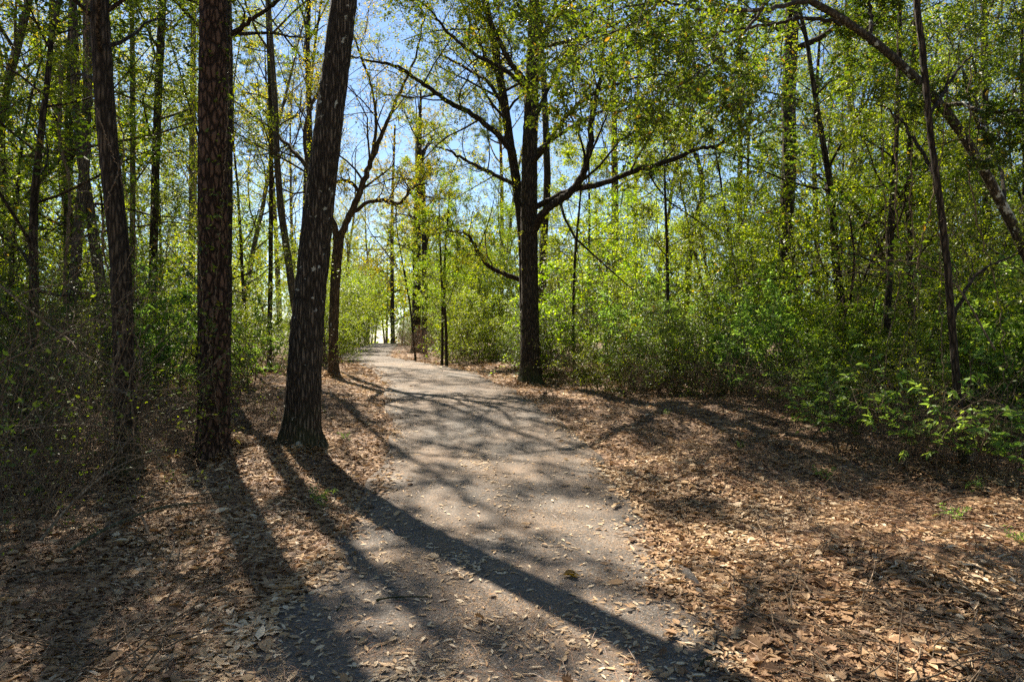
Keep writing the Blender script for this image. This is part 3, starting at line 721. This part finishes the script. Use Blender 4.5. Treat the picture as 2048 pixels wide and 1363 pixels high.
WORD = {'hardwood0': ('tall spring-leaved tree', 'tree'), 'hardwood1': ('tall yellow-leaved tree', 'tree'), 'hardwood2': ('tall full-crowned tree', 'tree'),
        'slim0': ('slender green-leaved tree', 'tree'), 'slim1': ('slender pale-leaved tree', 'tree'), 'evergreen': ('dark evergreen tree', 'tree'), 'under0': ('low lime-green tree', 'tree'), 'under1': ('low fine-leaved tree', 'tree'), 'canopy': ('added high-crowned shade tree', 'tree'), 'canopy1': ('added full high-crowned shade tree', 'tree'),
        'pine': ('tall pine', 'tree'), 'bare': ('almost leafless tree', 'tree'),
        'fine0': ('small-leaved green shrub', 'shrub'), 'fine1': ('dark small-leaved shrub', 'shrub'), 'fine2': ('low dark shrub', 'shrub'),
        'tall0': ('tall leggy green shrub', 'shrub'), 'tall1': ('tall bright leggy shrub', 'shrub'), 'bright': ('bright lime-green shrub', 'shrub'), 'brier': ('arching tan brier', 'bush'), 'broad': ('broad-leaved fresh green shrub', 'shrub'),
        'twiggy': ('leafless grey twig bush', 'bush'), 'twiggy1': ('tall dead-twig bush', 'bush')}

def auto(key, px, d, sc, depth, dx=0.0):
    q = P(px, 681, d)
    if abs(q[0] - path_x(d)) < (2.6 if WORD[key][1] == 'tree' else 2.1 if d < 25 else 1.5):
        return None
    z = float(ground(q[0], q[1]))
    words, cat = WORD[key]
    lab = f'{words} {depth} {where(px)}'
    return place(key, (q[0], q[1], z - .05), rng.uniform(0, 6.28), sc, lab, cat, lab)

def pick(keys):
    return keys[rng.integers(len(keys))]

# thicket on the far side of the path (photo right)
EX = [960, 1040, 1100, 1200, 1400, 1600, 1800, 2050, 2400]
ED = [26, 19.5, 16.8, 14.9, 13.0, 11.3, 10.2, 9.8, 9.6]
for f, step, keys, sc, dep in ((1.0, 80, ['fine2', 'fine0', 'broad', 'fine2', 'fine1'], .75, 'at the thicket edge'),
                               (1.14, 75, ['fine0', 'broad', 'bright', 'broad', 'fine0', 'fine1', 'broad'], 1.0, 'just inside the thicket'),
                               (1.35, 72, ['fine0', 'tall0', 'broad', 'tall1', 'broad', 'twiggy1'], 1.1, 'just inside the thicket'),
                               (1.65, 80, ['tall0', 'tall1', 'under0', 'twiggy1', 'under1', 'tall0'], 1.1, 'in mid thicket'),
                               (2.05, 100, ['under1', 'under1', 'slim0', 'under0', 'tall1', 'evergreen'], 1.1, 'in mid thicket'),
                               (2.6, 110, ['slim0', 'slim1', 'under1', 'under1', 'evergreen', 'under0'], 1.2, 'deep in thicket')):
    for px in np.arange(1005, 2260, step):
        p_ = px + rng.uniform(-.45, .45) * step
        auto(pick(keys), p_, np.interp(p_, EX, ED) * f * rng.uniform(.94, 1.06), sc * rng.uniform(.8, 1.2), dep)
# woods on the near side (photo left)
EX = [-300, 0, 150, 330, 430, 520, 600, 690]
ED = [6.6, 7.4, 9.0, 10.5, 11.0, 12.5, 15.5, 23]
for f, step, keys, sc, dep in ((1.0, 150, ['brier', 'brier', 'twiggy', 'brier'], .8, 'at the woods edge'),
                               (1.25, 125, ['brier', 'broad', 'bright', 'broad'], .95, 'just inside the woods'),
                               (1.5, 100, ['fine0', 'bright', 'broad', 'tall0', 'bright'], 1.0, 'just inside the woods'),
                               (1.9, 95, ['tall0', 'bright', 'under0', 'twiggy1', 'tall1'], 1.0, 'in mid woods'),
                               (2.4, 100, ['under0', 'tall1', 'under1', 'under0', 'bare'], 1.0, 'in mid woods'),
                               (3.1, 110, ['under0', 'slim1', 'under1', 'under0', 'slim0'], 1.2, 'deep in woods')):
    for px in np.arange(-260, 680, step):
        p_ = px + rng.uniform(-.45, .45) * step
        auto(pick(keys), p_, np.interp(p_, EX, ED) * f * rng.uniform(.94, 1.06), sc * rng.uniform(.8, 1.2), dep)
# bushes along the far stretch of the path
for px, d, key, sc in ((700, 33, 'fine0', 1.3), (715, 41, 'fine1', 1.4), (732, 46, 'tall0', .8), (745, 53, 'fine0', 1.5), (690, 50, 'tall0', 1.2), (742, 60, 'fine1', 1.3),
                       (845, 33, 'twiggy', 1.1), (870, 29, 'twiggy', 1.2), (850, 44, 'fine1', 1.1), (905, 27, 'bright', 1.2), (930, 29, 'tall1', 1.0), (960, 25, 'bright', 1.1),
                       (890, 34, 'tall1', 1.2), (862, 50, 'tall0', 1.0), (950, 33, 'tall0', 1.3), (990, 29, 'tall1', 1.1), (838, 62, 'twiggy', 1.0), (920, 42, 'slim1', 1.0), (700, 62, 'slim1', 1.1), (880, 60, 'slim0', 1.1)):
    auto(key, px, d, sc, 'beside the far path')
# tall trees further back; the canopy kinds are added to shade the ground
TALL = [(60, 9.6, 'evergreen', 1.0), (120, 12.5, 'canopy1', .9), (60, 16, 'canopy1', 1.0), (190, 17.5, 'canopy1', 1.0), (712, 50, 'fine1', 2.0), (722, 55, 'tall0', 1.1), (735, 60, 'fine1', 2.2), (690, 44, 'fine0', 2.0), (742, 66, 'tall1', 1.1), (812, 60, 'fine0', 1.2), (835, 52, 'fine1', 1.3), (850, 48, 'fine0', 1.5), (806, 72, 'fine1', .9), (395, 15, 'under1', 1.3), (1700, 13.5, 'evergreen', 1.3), (645, 21, 'canopy', 1.0), (232, 13, 'canopy1', .9), (-150, 15, 'canopy1', 1.0), (612, 17.5, 'canopy1', .92), (1085, 22, 'canopy', 1.1), (610, 31, 'canopy', 1.0), (662, 27, 'bare', 1.0), (705, 45, 'under0', 1.3), (655, 38, 'under1', 1.4), (720, 68, 'under0', 1.5), (862, 58, 'under1', 1.4), (885, 46, 'under0', 1.4), (925, 36, 'under0', 1.2), (965, 31, 'under0', 1.1), (1010, 40, 'under1', 1.5), (1075, 30, 'under0', 1.2), (655, 34, 'tall1', 1.3), (640, 40, 'tall0', 1.5), (668, 44, 'bright', 1.8), (650, 29, 'fine0', 1.5), (672, 37, 'bright', 1.3), (690, 48, 'tall1', 1.3), (715, 60, 'tall0', 1.5), (730, 66, 'tall1', 1.5), (690, 57, 'slim1', 1.2), (855, 66, 'tall1', 1.4), (875, 52, 'tall1', 1.4), (905, 44, 'tall0', 1.3), (935, 38, 'tall1', 1.3), (-120, 17, 'hardwood0', .9), (-40, 33, 'hardwood1', 1.1), (470, 26, 'bare', 1.2), (250, 40, 'hardwood1', 1.2), (120, 46, 'pine', 1.0),
        (590, 44, 'bare', 1.4), (400, 50, 'hardwood2', 1.2), (560, 62, 'pine', 1.1), (690, 66, 'hardwood1', 1.1), (735, 74, 'hardwood0', 1.0), (-250, 26, 'hardwood2', 1.0),
        (870, 48, 'hardwood1', 1.0), (845, 78, 'hardwood1', 1.2), (1000, 56, 'pine', 1.1), (990, 36, 'bare', 1.2), 
        (1180, 27, 'slim1', 1.2), (1470, 40, 'pine', 1.0), (1500, 24, 'slim0', 1.3), 
        (1720, 23, 'hardwood2', .8), (2100, 24, 'hardwood0', .95), (2260, 30, 'bare', 1.1),
        (1690, 18, 'evergreen', 1.1), (1480, 19, 'evergreen', 1.0), (2090, 13, 'slim0', 1.0), (20, 12.5, 'evergreen', .95), (-130, 11, 'slim0', 1.0), (330, 20, 'slim1', 1.0), (-60, 13.5, 'hardwood2', .8), (80, 22, 'bare', 1.2), (210, 26, 'bare', 1.3), (1300, 34, 'bare', 1.3), (1660, 30, 'bare', 1.3), (1850, 26, 'bare', 1.2), (1960, 33, 'hardwood1', 1.0), (500, 20, 'slim1', 1.0)]
for px, d, key, sc in TALL:
    auto(key, px, d, sc, 'behind front trees' if d < 30 or WORD[key][1] == 'shrub' else 'in deep woods')
# ------------------------------------------------------------------ the far woods that read as one mass
fw = Acc()
for k in range(150):
    px = rng.uniform(-350, 2400); d = rng.uniform(75, 125)
    if 690 < px < 875: d = rng.uniform(88, 125)
    q = P(px, 681, d); gz = float(ground(q[0], q[1]))
    h = rng.uniform(9, 19)
    gap = 690 < px < 875
    low = 4.5 if not gap else 3.9
    if gap: h = rng.uniform(11, 17)
    p = wander((q[0], q[1], gz), (0, 0, 1), h, 8, .05, .05)
    fw.tube(p, np.linspace(.22, .05, 8), 5)
    n = 800 if gap else 420
    u = unit(rng.normal(size=(n, 3))) * rng.random((n, 1)) ** .4
    c = np.array((q[0], q[1], gz + (low + h) / 2 + (.9 if gap else .8)))
    pos = c + u * np.array((3.6, 3.6, (h - low) / 2 + 1.0))
    fw.leaves(pos, unit(rng.normal(size=(n, 3))), rng.normal(size=(n, 3)) + UP * .6, rng.uniform(.35, .75, n), rng.uniform(.2, .4, n), 'quad', 1)
    if not gap:
        n = 300
        pos = np.stack([q[0] + rng.normal(size=n) * 4, q[1] + rng.normal(size=n) * 3, gz + rng.random(n) * 5], 1)
        fw.leaves(pos, unit(rng.normal(size=(n, 3))), rng.normal(size=(n, 3)) + UP * .6, rng.uniform(.35, .75, n), rng.uniform(.2, .4, n), 'quad', 1)
for k in range(110):      # the same woods go on unseen behind the viewer, added against blue sky fill
    a = rng.uniform(R(95), R(265)); d = rng.uniform(9, 45)
    x_, y_ = math.sin(a) * d, math.cos(a) * d
    if abs(x_ - path_x(y_)) < 3.0: continue
    h = rng.uniform(10, 20); n = 330
    fw.tube(wander((x_, y_, -.1), (0, 0, 1), h, 6, .04, .05), np.linspace(.18, .05, 6), 5)
    u = unit(rng.normal(size=(n, 3))) * rng.random((n, 1)) ** .4
    lo = rng.choice([.3, 3.0, 5.0])
    pos = np.array((x_, y_, (lo + h) / 2)) + u * np.array((2.8, 2.8, (h - lo) / 2))
    fw.leaves(pos, unit(rng.normal(size=(n, 3))), rng.normal(size=(n, 3)) + UP * .6, rng.uniform(.3, .6, n), rng.uniform(.18, .35, n), 'quad', 1)
tag(fw.obj('woods', [BARK_GREY, L_SPRING]), kind='stuff')

# ------------------------------------------------------------------ leaf litter, needles and small bits (nobody could count these)
def scatter(n, y0, y1, power, half, inside=None):
    """random points, density falling with distance"""
    y = y0 * (1 - rng.random(n) * (1 - (y0 / y1) ** power)) ** (-1 / power)
    x = (rng.random(n) * 2 - 1) * half(y)
    return x, y

view = lambda y: .80 * y + .6
litter = Acc()
x, y = scatter(330000, 2.6, 45, .55, lambda y: np.minimum(view(y), 9 + .1 * y))
off = np.abs(x - path_x(y)) - PW
edge = .16 * np.sin(2.3 * y) + .12 * np.sin(5.1 * y + x) + .1 * np.sin(9.7 * y)
keep = (off > edge * .45 + .03) | (rng.random(len(x)) < np.exp((off - edge * .45) / .10) * .6)
x, y = x[keep], y[keep]
for bx, by, br in BASES:                       # leaves drift against the trunks
    if by < 20:
        m = int(900 * br / .2); a = rng.uniform(0, 6.28, m); q = br * 1.1 + np.abs(rng.normal(size=m)) * .16
        x = np.append(x, bx + q * np.cos(a)); y = np.append(y, by + q * np.sin(a))
n = len(x)
L = np.clip(np.exp(rng.normal(-2.98, .36, n)), .022, .14) * np.clip(y / 12, 1, 1.9)
th = rng.uniform(0, 6.28, n)
ax = np.stack([np.cos(th), np.sin(th), rng.normal(size=n) * .16], 1)
nor = UP + rng.normal(size=(n, 3)) * .24
pt = .5 + .22 * np.sin(1.3 * x + .8 * y) + .2 * np.sin(2.9 * x - 2.1 * y + 1) + .15 * np.sin(5.1 * x + 4.3 * y)
z = surf(x, y) + rng.random(n) * .022 + .004
for bx, by, br in BASES:
    if by < 20: z = z + rng.random(n) * .10 * np.exp(-np.maximum(np.hypot(x - bx, y - by) - br, 0) / .12)
litter.leaves(np.stack([x, y, z], 1), ax, nor, L, L * rng.uniform(.26, .55, n), 'leaf', 0, droop=.1, fold=rng.uniform(-.12, .28, (n, 1)), rnd=np.clip(rng.normal(.15 + .7 * np.clip(pt, .1, 1), .26, n), 0, 1))
x, y = scatter(9000, 2.6, 14, .6, lambda y: view(y))
off = np.abs(x - path_x(y)) - PW
k = (off > .05) | (rng.random(len(x)) < .012)
x, y = x[k], y[k]; n = len(x)
L = rng.uniform(.045, .095, n); th = rng.uniform(0, 6.28, n)
for part, fold_, dr in ((slice(0, n // 2), .12, .12), (slice(n // 2, n), -.12, -.10)):
    m = len(x[part])
    litter.leaves(np.stack([x[part], y[part], surf(x[part], y[part]) + .018 + rng.random(m) * .02], 1), np.stack([np.cos(th[part]), np.sin(th[part]), rng.normal(size=m) * .18], 1),
                  UP + rng.normal(size=(m, 3)) * .3, L[part], L[part] * rng.uniform(.65, 1.0, m), 'oak', 0, droop=dr, fold=fold_, rnd=np.clip(rng.normal(.36, .25, m), 0, 1))
tag(litter.obj('fallen_leaves', [L_LITTER], smooth=False), kind='stuff')

pl = Acc()
x, y = scatter(60000, 2.6, 30, .9, lambda y: np.full(len(y), PW + .1)); x = x + path_x(y)
u = (x - path_x(y)) / PW
patch = np.sin(1.9 * y + 3 * x) + np.sin(3.7 * y - 2.2 * x + 1) + np.sin(.8 * y + 5.1 * x + 2) + .8 * np.sin(7 * y + 4 * x)
dens = .03 + .21 * np.exp(-((u + .12) / .17) ** 2) * (patch > .1) + .06 * (patch > 1.1) + .3 * np.exp((np.abs(u) - 1) / .08)
k = rng.random(len(x)) < dens
x, y = x[k], y[k]; n = len(x)
L = np.clip(rng.normal(.048, .015, n), .018, .09) * np.clip(y / 14, 1, 1.6)
th = rng.uniform(0, 6.28, n)
pl.leaves(np.stack([x, y, surf(x, y) + .004 + rng.random(n) * .006], 1), np.stack([np.cos(th), np.sin(th), rng.normal(size=n) * .08], 1), UP + rng.normal(size=(n, 3)) * .16, L, L * rng.uniform(.2, .38, n), 'leaf', 0, droop=.05, fold=rng.uniform(-.08, .18, (n, 1)),
          rnd=np.clip(rng.normal(.87, .16, n), 0, 1))
tag(pl.obj('path_leaves', [L_LITTER], smooth=False), kind='stuff')

cr = Acc()
x, y = scatter(110000, 2.6, 18, .9, lambda y: np.full(len(y), PW)); x = x + path_x(y)
u = (x - path_x(y)) / PW
patch = np.sin(2.1 * y + 4 * x) + np.sin(3.3 * y - 2.7 * x + 1) + np.sin(6 * y + 5.1 * x + 2) * .7
k = rng.random(len(x)) < .12 + .5 * (patch > .5)
x, y = x[k], y[k]; n = len(x)
L = rng.uniform(.006, .018, n); th = rng.uniform(0, 6.28, n)
cr.leaves(np.stack([x, y, surf(x, y) + .003], 1), np.stack([np.cos(th), np.sin(th), rng.normal(size=n) * .2], 1), UP + rng.normal(size=(n, 3)) * .3, L, L * rng.uniform(.25, .6, n), 'quad', 0, rnd=rng.uniform(.15, .9, n))
tag(cr.obj('leaf_crumbs', [L_LITTER], smooth=False), kind='stuff')

nd = Acc()
x, y = scatter(110000, 2.6, 14, .8, lambda y: view(y))
patch = np.sin(1.1 * x + .7 * y) + np.sin(1.7 * y - 1.3 * x + 2) + (x < -2) * .8 + (x > 2.2) * .6
off = np.abs(x - path_x(y)) - PW
k = (rng.random(len(x)) < .15 + .6 * (patch > .4)) & ((off > 0) | (rng.random(len(x)) < .07))
x, y = x[k], y[k]; n = len(x)
th = rng.normal(size=n) * .8 + np.sin(x * 1.3 + y) * 2
L = rng.uniform(.10, .22, n)
nd.leaves(np.stack([x, y, surf(x, y) + .012 + rng.random(n) * .03], 1), np.stack([np.cos(th), np.sin(th), rng.normal(size=n) * .12], 1), UP + rng.normal(size=(n, 3)) * .3, L, .0032, 'quad', 0)
tag(nd.obj('fallen_needles', [L_STRAW], smooth=False), kind='stuff')

tg = Acc()
x, y = scatter(3200, 3.0, 22, .6, lambda y: view(y))
off = np.abs(x - path_x(y)) - PW
for a, b_, o_ in zip(x, y, off):
    if o_ < .25: continue
    l = rng.uniform(.15, .7); p = wander((a, b_, surf(a, b_) + .02 + rng.random() * .04), (*rng.normal(size=2), rng.normal() * .15), l, 5, .2)
    p[:, 2] = np.maximum(p[:, 2], surf(p[:, 0], p[:, 1]) + .01)
    tg.tube(p, np.linspace(.0045, .0015, 5) * rng.uniform(.6, 1.5), 4)
tag(tg.obj('twig_litter', [DEAD]), kind='stuff')

# ------------------------------------------------------------------ small things lying about
def stick(px0, py0, px1, py1, r, label, bark=DEAD, forks=0, lift=.02):
    a, b_ = on_ground(px0, py0), on_ground(px1, py1)
    p = spline(np.array([a, (a * .6 + b_ * .4) + rng.normal(size=3) * .02, b_]), 12)
    p[:, 2] = surf(p[:, 0], p[:, 1]) + r + lift * np.sin(np.linspace(0, np.pi, 12)) + .004
    root = empty('fallen_stick', p[0]); tag(root, label, 'stick')
    t = Acc(); t.tube(p, np.linspace(r, r * .55, 12), 7, rough=.1)
    for _ in range(forks):
        q, d = at_t(p, rng.uniform(.3, .9)); nd_ = side_dir(d, R(45), rng.uniform(0, 3.1))
        w_ = wander(q, nd_ * np.array((1, 1, .5)), np.linalg.norm(b_ - a) * rng.uniform(.2, .45), 6, .15)
        w_[:, 2] = np.maximum(w_[:, 2], surf(w_[:, 0], w_[:, 1]) + .006)
        t.tube(w_, np.linspace(r * .5, r * .2, 6), 5)
    for i in range(len(t.v)): t.v[i] = t.v[i] - p[0]
    t.obj('stick', [bark], root)

stick(752, 1224, 856, 1217, .007, 'short dark bent stick lying on the asphalt among dry leaves', BARK_DARK, 1, .01)
stick(674, 1240, 688, 1216, .005, 'tiny dark twig on the asphalt near the short bent stick', BARK_DARK, 0, .004)
stick(600, 1060, 420, 1040, .008, 'pale thin stick lying in dry leaves in front of the wide pine', DEAD, 2)
stick(300, 1085, 212, 1010, .012, 'curved grey stick at the edge of the brush pile', DEAD, 2, .10)
stick(520, 985, 330, 1010, .012, 'long grey stick across the dead leaves below the wide pine', DEAD, 3, .05)
stick(560, 1000, 620, 1016, .008, 'short dark stick lying between the pine and the leaning oak', BARK_DARK, 1)
stick(120, 1120, 420, 1010, .014, 'long mossy stick slanting through the brush pile', BARK_GREY, 3, .12)
stick(60, 1010, 250, 960, .012, 'pale forked stick on top of the brush pile', DEAD, 3, .18)
stick(20, 1180, 220, 1140, .010, 'grey stick low in the needles at the corner of the woods', DEAD, 2, .05)
stick(1400, 1360, 1440, 1330, .008, 'small dark stick at the asphalt edge under the dry leaves', BARK_DARK, 1, .01)
stick(1870, 1020, 1960, 990, .009, 'thin tan stick lying in sunlit leaves below the slim crooked trunk', DEAD, 1, .05)
stick(1330, 1195, 1338, 1140, .003, 'straight thin straw standing out on the sunlit asphalt edge', BARK_TAN, 0, .0)
stick(1700, 985, 1820, 960, .010, 'grey stick lying at the foot of the hickory shrubs', DEAD, 2, .04)
stick(1480, 880, 1580, 930, .009, 'grey stick lying across the shaded leaves in front of the thicket', DEAD, 2, .04)

q = on_ground(1140, 1170)
yl = Acc()
yl.leaves(np.array([[-.05, 0, .012], [-.02, .005, .014], [-.02, -.005, .016]]), np.array([[1, .1, .05], [.7, .7, .12], [.7, -.6, .1]]), np.array([[0, 0, 1.], [-.2, -.3, 1], [-.1, .3, 1]]), np.array([.12, .09, .09]), np.array([.075, .05, .05]), 'leaf', 0)
lf = yl.obj('yellowed_leaf', [leaf_mat('yellowed_leaf', [(0, (.16, .12, .015)), (1, (.24, .17, .02))])])
lf.location = (q[0], q[1], float(surf(q[0], q[1])))
tag(lf, 'broad mustard-yellow leaf lying alone in the oak shadow on the asphalt', 'leaf')

# the hickory shrubs in the near thicket: layered sprays of big fresh leaves
def hickory(px, py, H, stems, label, spread_px=0):
    b_ = on_ground(px, py)
    wood, fol = Acc(), Acc()
    tips = []
    for k in range(stems):
        a = rng.uniform(0, 6.28)
        p = wander((rng.normal() * .12, rng.normal() * .12, -.05), (math.cos(a) * .35, math.sin(a) * .35, 1), H * rng.uniform(.65, 1.1), 10, .10, .01)
        rr = np.linspace(.011, .004, 10); wood.tube(p, rr, 6)
        for t in np.linspace(.4, .99, 7):
            q_, d_ = at_t(p, t); az = rng.uniform(0, 6.28)
            nd_ = unit(np.array((math.cos(az), math.sin(az), rng.uniform(.0, .9))))
            s_ = wander(q_, nd_, rng.uniform(.14, .36), 6, .14, -.03)
            wood.tube(s_, np.linspace(.004, .0016, 6), 4)
            tips.append(s_)
    for s_ in tips:
        for t in np.linspace(.35, 1, rng.integers(4, 7)):
            q_, d_ = at_t(s_, min(t, .999))
            for sgn in ((-1, 1) if t < .99 else (0,)):
                if rng.random() < .12: continue
                ax_ = unit(d_ * .7 + sgn * np.cross(d_, UP) * .9 + rng.normal(size=3) * .3 - UP * .2)
                fol.leaves(q_[None], ax_[None], (UP + rng.normal(size=3) * .5)[None], rng.uniform(.05, .105), rng.uniform(.026, .045), 'leaf', 0, droop=rng.uniform(.05, .35), fold=rng.uniform(.05, .3))
    root = empty('hickory_shrub', (b_[0], b_[1], b_[2])); tag(root, label, 'shrub')
    wood.obj('stem', [TWIG], root); fol.obj('foliage', [L_FRESH], root)
hickory(1690, 905, 1.0, 6, 'low hickory shrub with fresh green leaves in front of the dark thicket')
hickory(1655, 880, .9, 5, 'smaller hickory shrub tucked behind the low fresh green one')
hickory(1800, 935, 1.1, 7, 'fresh green hickory shrub just before the slim crooked trunk')
hickory(1860, 915, 1.45, 5, 'taller hickory shrub whose top spray crosses the slim crooked trunk')
hickory(2000, 955, 1.05, 7, 'fresh green hickory shrub beyond the slim crooked trunk, sunlit on top')
hickory(2075, 985, .9, 5, 'hickory shrub at the very rim of the thicket, cut by the frame')

# seedlings and sprigs in the litter
spots = [(1330, 830), (1250, 800), (1480, 900), (1555, 850), (1640, 960), (1760, 1000), (1900, 1040), (2020, 1000), (640, 1010), (1840, 940), (1960, 985), (1420, 860), (2030, 1090), (1590, 990), (80, 990), (110, 1100), (690, 880), (480, 860), (1200, 770), (700, 770)]
for i_, (px, py) in enumerate(spots[::2]):
    q = on_ground(px, py)
    place('low', q, rng.uniform(0, 6.28), rng.uniform(.25, .55), 'tiny green seedling poking out of the dry leaf litter', 'seedling', 'seedlings in the leaf litter')

# vines
def vine(label, pts, r, leafm=None, per=0, L=.05, wig=.03, name='vine'):
    p = spline(np.array(pts), max(24, len(pts) * 8)); p[1:-1] += rng.normal(size=(len(p) - 2, 3)) * wig * .3
    root = empty(name, p[0]); tag(root, label, 'vine')
    st, fo = Acc(), Acc(); st.tube(p, np.linspace(r, r * .6, len(p)), 6)
    tw = []
    if per:
        sprout(st, fo, p, np.full(len(p), r * .6), Spec((len(p) // 2,), (65,), (.06,), .2, 0, .05), 0, tw)
        leaf_twigs(fo, tw[:-1], per, L, L * .5, 'leaf', 1, .7, .02)
    for ac in (st, fo):
        for i in range(len(ac.v)): ac.v[i] = ac.v[i] - p[0]
    st.obj('stem', [DEAD], root)
    if fo.n: fo.obj('foliage', [TWIG, leafm], root)

def spiral(rows, d, off, turns, ph, n=26):
    a = spline(np.array([list(P(r_[0], r_[1], d)) + [r_[2]] for r_ in rows]), n)
    th = np.linspace(0, turns * 6.28, n) + ph
    a[:, 0] += np.cos(th) * (a[:, 3] + off); a[:, 1] += np.sin(th) * (a[:, 3] + off)
    return a[:, :3]
T1 = [(257, 950, .17), (250, 800, .15), (247, 680, .145), (241, 520, .14), (226, 380, .138), (213, 250, .135), (204, 120, .13), (199, 0, .125)]
d1 = on_ground(255, 950)[1]
vine('pale dead creeper spiralling up the outer dark trunk', spiral(T1, d1, .015, 2.2, 3.6), .011)
vine('thinner pale creeper crossing over the first on the outer dark trunk', spiral(T1, d1, .02, -1.3, 4.4), .007)
vine('loose grey creeper hanging away from the outer dark trunk near its foot', [P(250, 640, d1 - .2), P(225, 760, d1 - .35), P(262, 800, d1 - .5), P(268, 900, d1 - .4), P(262, 950, d1 - .3)], .013)
T2 = [(426, 910, .22), (428, 760, .205), (427, 600, .20), (426, 400, .195), (426, 200, .188), (427, 0, .18)]
d2 = on_ground(426, 908)[1]
vine('leafy green creeper climbing the face of the wide straight pine', spiral(T2, d2, .02, .35, 4.3), .006, L_GREEN, 5, .06)
vine('second leafy creeper climbing the shaded flank of the wide pine', spiral(T2, d2, .02, -.4, 5.6), .006, L_DARK, 4, .06)
vine('sinuous dark woody vine hanging beside the evergreen trunk', [P(123, 120, 12), P(121, 215, 12), P(121, 290, 12), P(139, 360, 12), P(136, 470, 12), P(128, 600, 12), P(134, 800, 12)], .035)
for i_, (xx, x2, dd, r_, lab) in enumerate(((1795, 1770, 10.5, .012, 'woody creeper looping down beside the creeper-hung stem'), (1850, 1800, 9.5, .009, 'thin creeper trailing from the slanting mottled trunk to the thicket floor'),
                                            (1760, 1750, 11.5, .012, 'straight dark creeper hanging in front of the reddish snag'), (1845, 1838, 11, .014, 'twisted dark creeper beside the stem that is leafy all the way up'),
                                            (1940, 2010, 8.6, .008, 'pale creeper arching out from the slim crooked trunk'), (1900, 1885, 8.4, .007, 'fine creeper clinging close to the slim crooked trunk'))):
    vine(lab, [P(xx, rng.uniform(60, 220), dd), P((xx * 2 + x2) / 3 + rng.uniform(-25, 25), 380, dd), P((xx + 2 * x2) / 3 + rng.uniform(-25, 25), 560, dd + .2), P(x2, 720, dd), P(x2 + rng.uniform(-15, 15), 850, dd)], r_, L_GREEN, 2, .05, .05)
for px, d, k_, sc in ((-10, 5.8, 'brier', .8), (110, 6.8, 'brier', .8), (60, 7.6, 'twiggy1', .7), (20, 5.0, 'brier', .6), (200, 7.2, 'brier', .75), (-80, 6.4, 'brier', 1.1), (60, 6.2, 'brier', 1.0), (150, 7.9, 'brier', 1.2), (0, 7.2, 'brier', 1.3), (330, 8.9, 'brier', .6), (500, 9.9, 'brier', .5), (310, 8.4, 'twiggy', .4), (345, 9.6, 'twiggy', .6), (500, 10.5, 'twiggy', .5), (-40, 8.6, 'twiggy1', .9)):
    auto(k_, px, d, sc, 'in front of woods')
for px, d, sc in ((1850, 8.8, 1.0), (1640, 10.2, 1.0), (2000, 8.6, 1.1), (1420, 12.3, 1.0), (1240, 14.2, 1.0)):
    auto('brier', px, d, sc, 'in front of thicket')
for px, d, sc in ((1760, 8.6, .6), (1900, 7.9, .6), (2030, 7.6, .6), (1550, 10.5, .6), (1120, 16.2, .6), (1010, 18.5, .8), (1300, 13.4, .6), (1440, 11.9, .6)):
    auto('twiggy', px, d, sc, 'in front of thicket')
# dead boughs lying in the near woods
def bough(rows, r, label):
    p = spline(np.array([P(*q_) for q_ in rows]), 14)
    wood, tw = Acc(), []; fol = wood
    rr = np.linspace(r, r * .3, 14); wood.tube(p, rr, 7)
    sprout(wood, fol, p, rr, Spec((13, 8), (48, 48), (.4, .6), .24, 0, .15), 0, tw)
    root = empty('dead_bough', p[0]); tag(root, label, 'bough')
    for ac in (wood,):
        for i in range(len(ac.v)): ac.v[i] = ac.v[i] - p[0]
    wood.obj('bough', [DEAD], root)
bough([(-60, 520, 7.2), (60, 620, 7), (160, 700, 7), (215, 760, 7), (265, 900, 7.2)], .012, 'dead twiggy bough drooping in front of the vine-wound trunk')
bough([(-80, 760, 6.2), (60, 700, 6.4), (180, 640, 6.8), (300, 560, 7.4)], .010, 'dead bough rising crosswise in front of the vine-wound trunk')
bough([(-100, 900, 5.4), (40, 860, 5.8), (180, 850, 6.2), (300, 880, 6.6)], .010, 'dead bough lying low over the brush pile')
bough([(40, 1130, 5), (150, 1000, 5.5), (240, 930, 6), (330, 900, 6.5)], .013, 'grey dead bough forming the core of the brush pile')
bough([(1990, 700, 8), (1900, 560, 8.3), (1780, 520, 8.8), (1640, 560, 9.2)], .012, 'bare arching bough fanning out before the slim crooked trunk')
bough([(2100, 880, 7), (1980, 800, 7.4), (1890, 840, 7.8)], .010, 'dead bough lying among the hickory shrubs')

for k, o in PROTO.items():
    if k not in used and k != 'low':
        for ch in list(o.children): bpy.data.objects.remove(ch)
        bpy.data.objects.remove(o)
